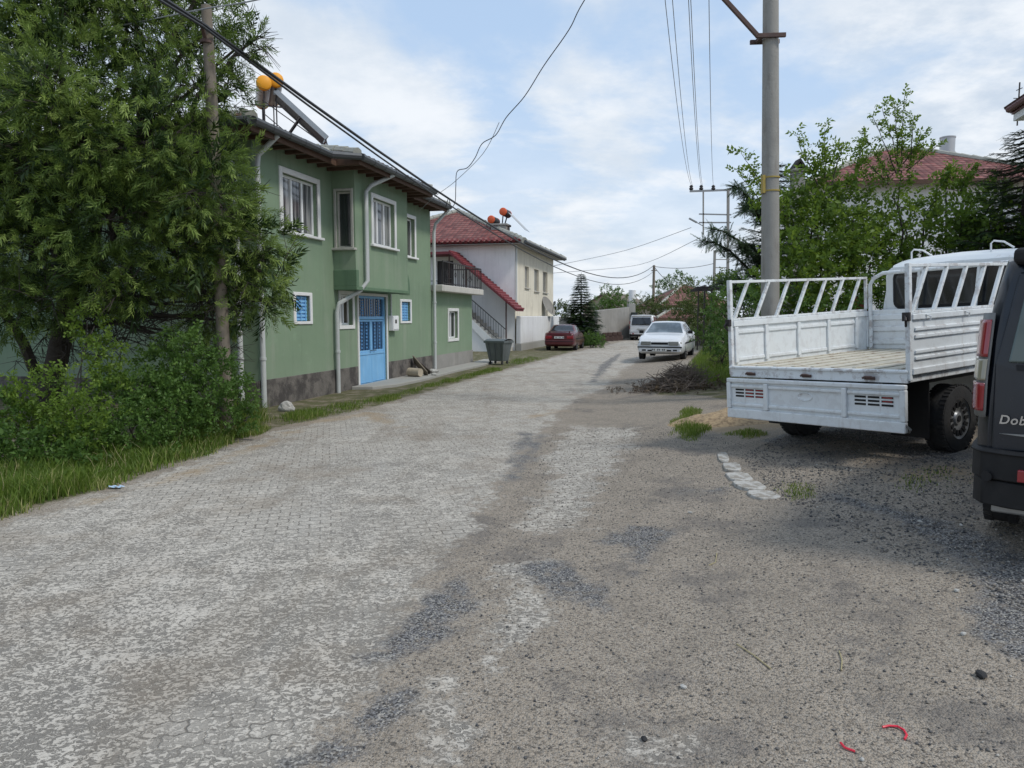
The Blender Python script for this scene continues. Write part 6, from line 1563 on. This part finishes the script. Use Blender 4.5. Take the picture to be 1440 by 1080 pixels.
# ================================================================ poles and wires
p = Vector((-4.28, 10.7, 0)); wp = empty('wooden_pole', p, 0, 'weathered wooden utility pole standing in the brambles in front of the big tree', 'pole')
top = at(290, 8, 10.6) - p; s = MB(); s.tube([(at(319, 560, 10.7).x - p.x, 0, -.1), (at(310, 400, 10.7).x - p.x, 0, at(310, 400, 10.7).z), (at(298, 150, 10.7).x - p.x, 0, at(298, 150, 10.7).z), top], [.095, .088, .08, .07], 12); s.build('shaft', M['wood'], wp, smooth=True)
s = MB(); s.tube([top - Vector((.02, 0, .5)), top - Vector((.02, 0, .46))], .082, 12); s.bar(top + Vector((-.01, -.03, -.47)), top + Vector((0, -.2, -.3)), .04, .04); s.build('cable_bracket', M['rust'], wp)
# concrete pole
p = Vector((4.52, 13.0, ghf(4.52, 13))); p.x = 4.56; cpol = empty('concrete_pole', p, 0, 'tall round concrete power pole rising behind the truck bed', 'pole')
s = MB(); cpol.rotation_euler = (0, -R(1.7), 0); s.tube([(0, 0, -.1), (0, 0, 9.6)], [.165, .112], 28); s.build('shaft', pmat('pole_concrete', (.29, .28, .255), .9, var=.22, scale=3, dirt=.6, dirtcol=(.16, .14, .12), dscale=7, streak=True, bump=.6, bscale=35), cpol, smooth=True)
def zat(py): return CZ + (445 - py) * 13 / F - p.z
s = MB()
for y in (255, 273): s.tube([(0, 0, zat(y) - .012), (0, 0, zat(y) + .012)], .157, 24)
s.box(-.165, -.12, -.11, .0, zat(276), zat(252)); s.build('number_band', pmat('yellow_band', (.35, .26, .06), .7), cpol)
s = MB(); zc = zat(70); s.box(-.30, .20, -.175, -.125, zc - .035, zc + .035); s.box(-.30, .20, .125, .175, zc - .035, zc + .035); s.box(-.22, -.16, -.17, .17, zc - .03, zc + .03)
s.bar((-.27, -.15, zc), (-1.12, -.15, zat(0) + .05), .065, .065); s.box(-1.2, -1.04, -.2, -.1, zat(0) + .0, zat(0) + .09)
s.build('steel_arm', M['rust'], cpol, bevel=.004)
s = MB(); s.box(-1.7, 1.3, -.17, -.10, 8.55, 8.64); s.bar((-1.12, -.15, zat(0) + .05), (-1.12, -.15, 8.56), .05, .05); s.build('crossarm', M['steel'], cpol)
s = MB(); ins = []
for x in (-1.6, -1.25, -.9, -.5, .5, .9): ins.append(p + Vector((x, -.135, 8.83))); s.lathe([(.02, 0), (.05, .02), (.06, .06), (.035, .08), (.05, .12), (.03, .17), (0.001, .18)], (x, -.135, 8.64), n=12)
explode(s.build('insulator', M['iron'], cpol, smooth=True))
# H-shaped pole further on
q = at(1024, 440, 42); hpz = ghf(q.x, 42); hp = empty('power_pole', (q.x, 42, hpz), 0, 'slender steel power pole with crossarms and three insulators beyond the cedar', 'pole')
def HP(px, py): v = at(px, py, 42); return Vector((v.x - q.x, 0, v.z - hpz))
s = MB(); s.bar((0, 0, -.1), HP(1024, 265), .13, .13); s.bar(HP(989, 330), HP(989, 270), .07, .07); s.build('shaft', M['concwall'], hp)
s = MB(); s.bar(HP(970, 269) , HP(1028, 267), .1, .1); s.bar(HP(983, 301), HP(1028, 302), .07, .07); s.bar(HP(983, 313), HP(1028, 313), .07, .07); s.bar(HP(1010, 350), HP(1020, 362), .07, .07); s.build('crossarm', M['steel'], hp)
hi = []; s = MB()
for x in (972, 986, 1003): v = HP(x, 268); hi.append(v + Vector((q.x, 42, hpz + .28))); s.lathe([(.04, 0), (.11, .05), (.12, .12), (.07, .17), (.11, .22), (.05, .30), (.001, .31)], v, n=10)
explode(s.build('insulator', M['iron'], hp, smooth=True))
s = MB(); s.bar(HP(989, 318), HP(980, 313), .04, .04); s.bar(HP(980, 313), HP(969, 307), .16, .07); s.build('street_lamp_head', M['steel'], hp)
q2 = at(1003, 440, 70); s = MB(); zz = at(1003, 352, 70).z; s.bar((q2.x, 70, 0), (q2.x, 70, zz), .2, .2)
for k in range(5): s.bar((q2.x, 70, zz - .1 - k * .75), (q2.x + 1.4, 70, zz - .1 - k * .75), .07, .07)
tag(s.build('power_pole', M['concwall']), 'distant pole with a ladder of short crossbars behind the steel power pole', 'pole')
q3 = at(918, 470, 70); z3 = at(918, 373, 70).z; s = MB(); s.tube([(q3.x, 70, -.1), (q3.x, 70, z3)], [.15, .12], 10); s.bar((q3.x - .25, 70, z3 - .5), (q3.x + .25, 70, z3 - .5), .08, .08)
tag(s.build('wooden_pole', M['wood'], smooth=True), 'thin dark wooden pole far down the street left of the red roof', 'pole')
def cable(name, label, pts, r, mat='wire', sag=None, n=24, group=None):
    pts = [Vector(a) for a in pts]; out = []
    if sag is not None:
        for (a, b), sg in zip(zip(pts[:-1], pts[1:]), sag):
            out += [a.lerp(b, i / n) - Vector((0, 0, sg * 4 * (i / n) * (1 - i / n))) for i in range(n)]
        out.append(pts[-1])
    else:
        k = len(pts)   # Catmull-Rom through the points
        for i in range(k - 1):
            p0, p1, p2, p3 = pts[max(i - 1, 0)], pts[i], pts[i + 1], pts[min(i + 2, k - 1)]
            for j in range(6):
                t_ = j / 6; out.append(.5 * ((2 * p1) + (p2 - p0) * t_ + (2 * p0 - 5 * p1 + 4 * p2 - p3) * t_ ** 2 + (3 * p1 - p0 - 3 * p2 + p3) * t_ ** 3))
        out.append(pts[-1])
    s = MB(); s.tube(out, r, 6); return tag(s.build(name, M[mat], smooth=True), label, 'cable', group)
hook = wp.location + top + Vector((.0, -.2, -.3)); far3 = Vector((q3.x, 70, z3 - .3))
cable('bundled_cable', 'thick black cable running from the wooden pole down the street, upper strand', [(-5.0, -14, 6.0), hook, far3 + Vector((0, 0, .3))], .026, sag=[.75, 2.15])
cable('bundled_cable', 'second black cable just below the thick one along the house eaves', [(-5.0, -14, 5.95), hook + Vector((.03, -.05, -.06)), far3 + Vector((.15, 0, -.1))], .018, sag=[.82, 2.3])
cable('pale_wire', 'thin pale wire crossing the top of the wooden pole in front of the big tree', [at(-60, 58, 12.5), at(60, 52, 12), at(120, 47, 11.6), at(180, 34, 11.2), at(290, 12, 10.45), at(360, 0, 10.2), at(520, -40, 9.6), at(700, -110, 9)], .010, 'wire_lt')
for i, x in enumerate(hi):
    for j, w_ in enumerate((0, .16)):
        if i == 2 and j: continue
        a_ = ins[[0, 2, 4][i]] + Vector((w_ * (1 if i else -2.2), 0, .02)); a_ = [at(915, -150, 12.9), at(930, -150, 12.9), at(958, -150, 12.9), at(962, -150, 12.9), at(993, -150, 12.9)][i * 2 + j]
        a_ = Vector((a_.x, 12.86, p.z + 8.75))
        cable('overhead_wire', ['thin power wire to the left insulator of the steel pole', 'thin power wire to the middle insulator of the steel pole', 'thin power wire dropping to the right insulator of the steel pole'][i] + (', outer strand' if j else ''), [a_, x + Vector((w_ * .4, 0, 0))], .009, 'wire_lt', sag=[.9], group='wires between the concrete and the steel pole')
y3 = Vector((p.x, 13, p.z + 8.6))
cable('service_cable', 'slack looping cable hanging from the upper right towards the green house eave', [y3, at(900, -120, 13.6), at(822, 0, 14.5), at(800, 42, 15), at(765, 92, 15.8), at(738, 135, 16.4), at(712, 165, 17), at(697, 190, 17.4), at(678, 202, 17.8), at(668, 222, 18.2), at(657, 236, 18.5), at(643, 241, 18.8), at(641, 262, 19), at(640, 284, 19.3), at(634, 292, 19.6), at(631, 278, 20), at(627, 292, 20.3)], .010, 'wire')
cable('service_wire', 'thin straight wire beside the slack cable reaching the green house eave', [at(702, 172, 17.2), at(680, 215, 18), at(640, 255, 19), at(612, 276, 20), at(590, 296, 20.8)], .007, 'wire_lt')
cable('overhead_wire', 'faint wire from the white house rising right past the street end', [at(778, 374, 46), at(880, 352, 50), at(972, 320, 42)], .016, 'wire_lt')
cable('overhead_wire', 'faint lower wire crossing behind the spruce to the steel power pole', [at(778, 384, 46), at(900, 372, 60), at(985, 334, 42)], .016, 'wire_lt')
cable('overhead_wire', 'level wire from the far wooden pole to the ladder pole on the right', [far3 + Vector((0, 0, .2)), Vector((q2.x, 70, zz - 1.2))], .03, 'wire_lt', sag=[.3])
cable('overhead_wire', 'wire dropping from the far wooden pole to the red roof', [far3 + Vector((0, 0, .2)), at(948, 402, 67)], .025, 'wire', sag=[.2])

# ================================================================ small things
bpos = gp(700, 513); bn = empty('waste_container', (-.47, 26.2, .02), RZ - math.pi / 2 - .25, 'dark grey metal wheeled waste container on the pavement before the stairs', 'dumpster')
s = MB(); k = [(-.30, -.24), (.30, -.24), (.30, .24), (-.30, .24)]; t2 = [(-.42, -.36), (.42, -.36), (.42, .36), (-.42, .36)]
s.add([(x, y, .12) for x, y in k] + [(x, y, .86) for x, y in t2], [(3, 2, 1, 0), (4, 5, 6, 7), (0, 1, 5, 4), (1, 2, 6, 5), (2, 3, 7, 6), (3, 0, 4, 7)]); bd = s.build('bin_body', M['binmat'], bn, bevel=.02)
s = MB(); s.box(-.45, .45, -.39, -.36, .80, .88); s.box(-.45, .45, .36, .39, .80, .88); s.box(-.45, -.42, -.36, .36, .80, .88); s.box(.42, .45, -.36, .36, .80, .88)
for x in (-.2, .0, .2): s.bar((x, -.25, .14), (x * 1.35, -.375, .8), .03, .03); s.bar((x, .25, .14), (x * 1.35, .375, .8), .03, .03)
s.build('rim_and_ribs', M['binmat'], bd, bevel=.008)
s = MB(); s.grid(lambda u, v: (-.44 + .88 * u, -.38 + .76 * v, .885 + .07 * math.sin(math.pi * v)), 6, 8); s.build('lid', M['binmat'], bn, smooth=True)
for x in (-.26, .26):
    for y in (-.2, .2): s = MB(); s.tube([(x - .02, y, .06), (x + .02, y, .06)], .06, 12); s.bar((x, y, .06), (x, y, .13), .03, .03); s.build('castor', M['rubber'], bn)
def rock(name, label, pos, sz, mat, seed, cat='stone', sub=3):
    bm = bmesh.new(); bmesh.ops.create_icosphere(bm, subdivisions=sub, radius=1); rr = random.Random(seed); ph = [rr.uniform(0, 6) for _ in range(6)]
    for v in bm.verts:
        c_ = v.co; f_ = 1 + .16 * math.sin(c_.x * 2.3 + ph[0]) + .14 * math.sin(c_.y * 3.1 + ph[1]) + .1 * math.sin(c_.z * 4 + ph[2]) + .05 * math.sin(c_.x * 9 + c_.y * 7 + ph[3]) + rr.uniform(-.03, .03)
        v.co = Vector((round(c_.x * f_ * 3.2) / 3.2 * .35 + c_.x * f_ * .65, c_.y * f_, c_.z * f_)); v.co = Vector((v.co.x * sz[0], v.co.y * sz[1], v.co.z * sz[2]))
    me = bpy.data.meshes.new(name); bm.to_mesh(me); bm.free(); me.materials.append(mat); o = bpy.data.objects.new(name, me); COL.objects.link(o); o.location = pos; o.rotation_euler = (0, 0, rr.uniform(0, 3)); return tag(o, label, cat)
q = gp(404, 578); rock('stone', 'pale stone lying by the green house corner downpipe', (q.x, q.y, .06), (.16, .10, .10), M['stone'], 4)
lgp = M_g @ Vector((6.75, -.42, .075)); log = empty('sawn_log', lgp, RZ - 1.9, 'short pale sawn log lying on the pavement right of the blue door', 'log')
s = MB(); s.tube([(-.2, 0, .115), (.2, 0, .115)], [.12, .11], 18); s.build('log_body', pmat('pale_wood', (.42, .36, .27), .85, var=.2, scale=8, bump=.5), log, smooth=True); s = MB(); s.lathe([(.001, -.205), (.035, -.203)], (0, 0, .115), 'x', 12); s.lathe([(.095, -.204), (.115, -.203)], (0, 0, .115), 'x', 18); s.build('log_rings', M['bark'], log)
s = MB(); a_ = M_g @ Vector((7.2, -.62, .08)); b_ = M_g @ Vector((7.55, -.07, .50)); s.bar(a_, b_, .30, .03, (D.x, D.y, .9)); tag(s.build('board', M['wood'], bevel=.004), 'brown wooden board leaning on the plinth beside the log', 'board')
s = MB(); a_ = M_g @ Vector((7.7, -.5, .085)); b_ = M_g @ Vector((7.75, -.05, .42)); s.bar(a_, b_, .22, .025, (D.x, D.y, .9)); tag(s.build('board', M['darktwig'], bevel=.004), 'darker narrow board behind the leaning brown board', 'board')
q = M_g @ Vector((8.0, -.5, .13)); rock('stone', 'whitish rubble lump beside the leaning boards', q, (.15, .10, .07), M['stone'], 8)
q = M_g @ Vector((8.35, -.42, .11)); rock('stone', 'smaller grey rubble lump near the middle downpipe foot', q, (.09, .07, .05), M['concwall'], 9)
q = M_g @ Vector((7.35, -.75, .11)); rock('stone', 'flat grey rubble piece on the pavement edge in front of the log', q, (.10, .07, .04), M['stone'], 19)
# whitewashed kerb stones
ks = [(1012, 637, 1024, 651), (1024, 652, 1036, 664), (1030, 665, 1050, 677), (1042, 678, 1068, 690), (1060, 691, 1088, 702)]
for i, (a, b_, c_, d_) in enumerate(ks):
    p1, p2 = gp(a + 4, b_), gp(c_ - 5, d_); m_ = (p1 + p2) / 2; L = (p2 - p1).length; wdt = (.06, .085, .11, .125, .12)[i]
    s = MB(); nn = 8; pts = []
    for k in range(12): an = 6.283 * k / 12; rr = (.85 + .3 * random.random()); pts.append((max(-1, min(1, 1.2 * math.cos(an) * rr)) * L * .52, max(-1, min(1, 1.15 * math.sin(an) * rr)) * wdt))
    s.prism(pts, -.05, .014 + .006 * (i % 2), 'xy'); o = s.build('kerb_stone', M['kerbpaint'], bevel=.008); dv = p2 - p1
    o.matrix_world = Matrix.Translation(m_) @ Matrix.Rotation(math.atan2(dv.y, dv.x), 4, 'Z')
    tag(o, ['farthest and smallest broken whitewashed kerb stone', 'second farthest whitewashed kerb stone', 'middle whitewashed kerb stone of the row', 'second nearest whitewashed kerb stone', 'nearest and broadest whitewashed kerb stone'][i], 'kerb stone', 'whitewashed kerb stones sunk in the gravel')
# litter
def strip(name, label, pix, r, mat, cat):
    s = MB(); s.tube([gp(x, y) + Vector((0, 0, r + .003)) for x, y in pix], r, 6); return tag(s.build(name, M[mat], smooth=True), label, cat)
strip('plastic_strip', 'curved red plastic strip on the gravel, the larger of the two', [(1241, 1025), (1250, 1023), (1262, 1024), (1271, 1029), (1275, 1036), (1272, 1042)], .0045, 'redplastic', 'litter')
strip('plastic_strip', 'smaller straight red plastic strip near the bottom edge', [(1182, 1047), (1188, 1054), (1196, 1057), (1202, 1059)], .0045, 'redplastic', 'litter')
strip('straw_stalk', 'long pale straw stalk lying on the brown dirt', [(1036, 907), (1060, 923), (1084, 942)], .003, 'straw', 'straw')
strip('straw_stalk', 'short upright-looking straw stalk right of the long one', [(1180, 917), (1184, 930), (1183, 944)], .003, 'straw', 'straw')
strip('straw_stalk', 'short bent straw stalk nearer the middle of the yard', [(997, 796), (1006, 792), (1008, 779)], .003, 'straw', 'straw')
q = gp(1381, 953); rock('stone', 'blue-black stone in the right foreground gravel', q + Vector((0, 0, .012)), (.028, .02, .018), M['rubber'], 2, sub=2)
q = gp(906, 1041); rock('stone', 'small black stone at the bottom centre', q + Vector((0, 0, .008)), (.016, .012, .012), M['rubber'], 6, sub=2)
q = gp(1212, 1070); rock('stone', 'tiny cream pebble below the red plastic strips', q + Vector((0, 0, .006)), (.009, .007, .006), M['stone'], 12, sub=2)
q = gp(163, 687); s = MB(); s.grid(lambda u, v: ((u - .5) * .13 + .01 * math.sin(v * 9), (v - .5) * .07, .012 + .018 * math.sin(u * 7 + v * 3) ** 2), 6, 5); o = s.build('plastic_wrapper', pmat('pale_blue_plastic', (.35, .48, .62), .4)); o.location = q; tag(o, 'crumpled pale blue wrapper at the left road edge', 'litter')
for i, (x, y, lb) in enumerate(((970, 722, 'white chip of rubble left of the kerb stones'), (1295, 735, 'thin white fragment in the yard gravel'), (1352, 740, 'small white fragment before the dark van'), (1355, 893, 'cream pebble in the right foreground'), (960, 968, 'small whitish pebble in the centre foreground'), (1346, 832, 'pale fragment in gravel below the dark van'))):
    q = gp(x, y); rock('stone', lb, q + Vector((0, 0, .008)), (.018, .011, .009), M['stone'], 30 + i, sub=2)
bn.scale = (.92, .92, .94)
bpy.context.view_layer.update()
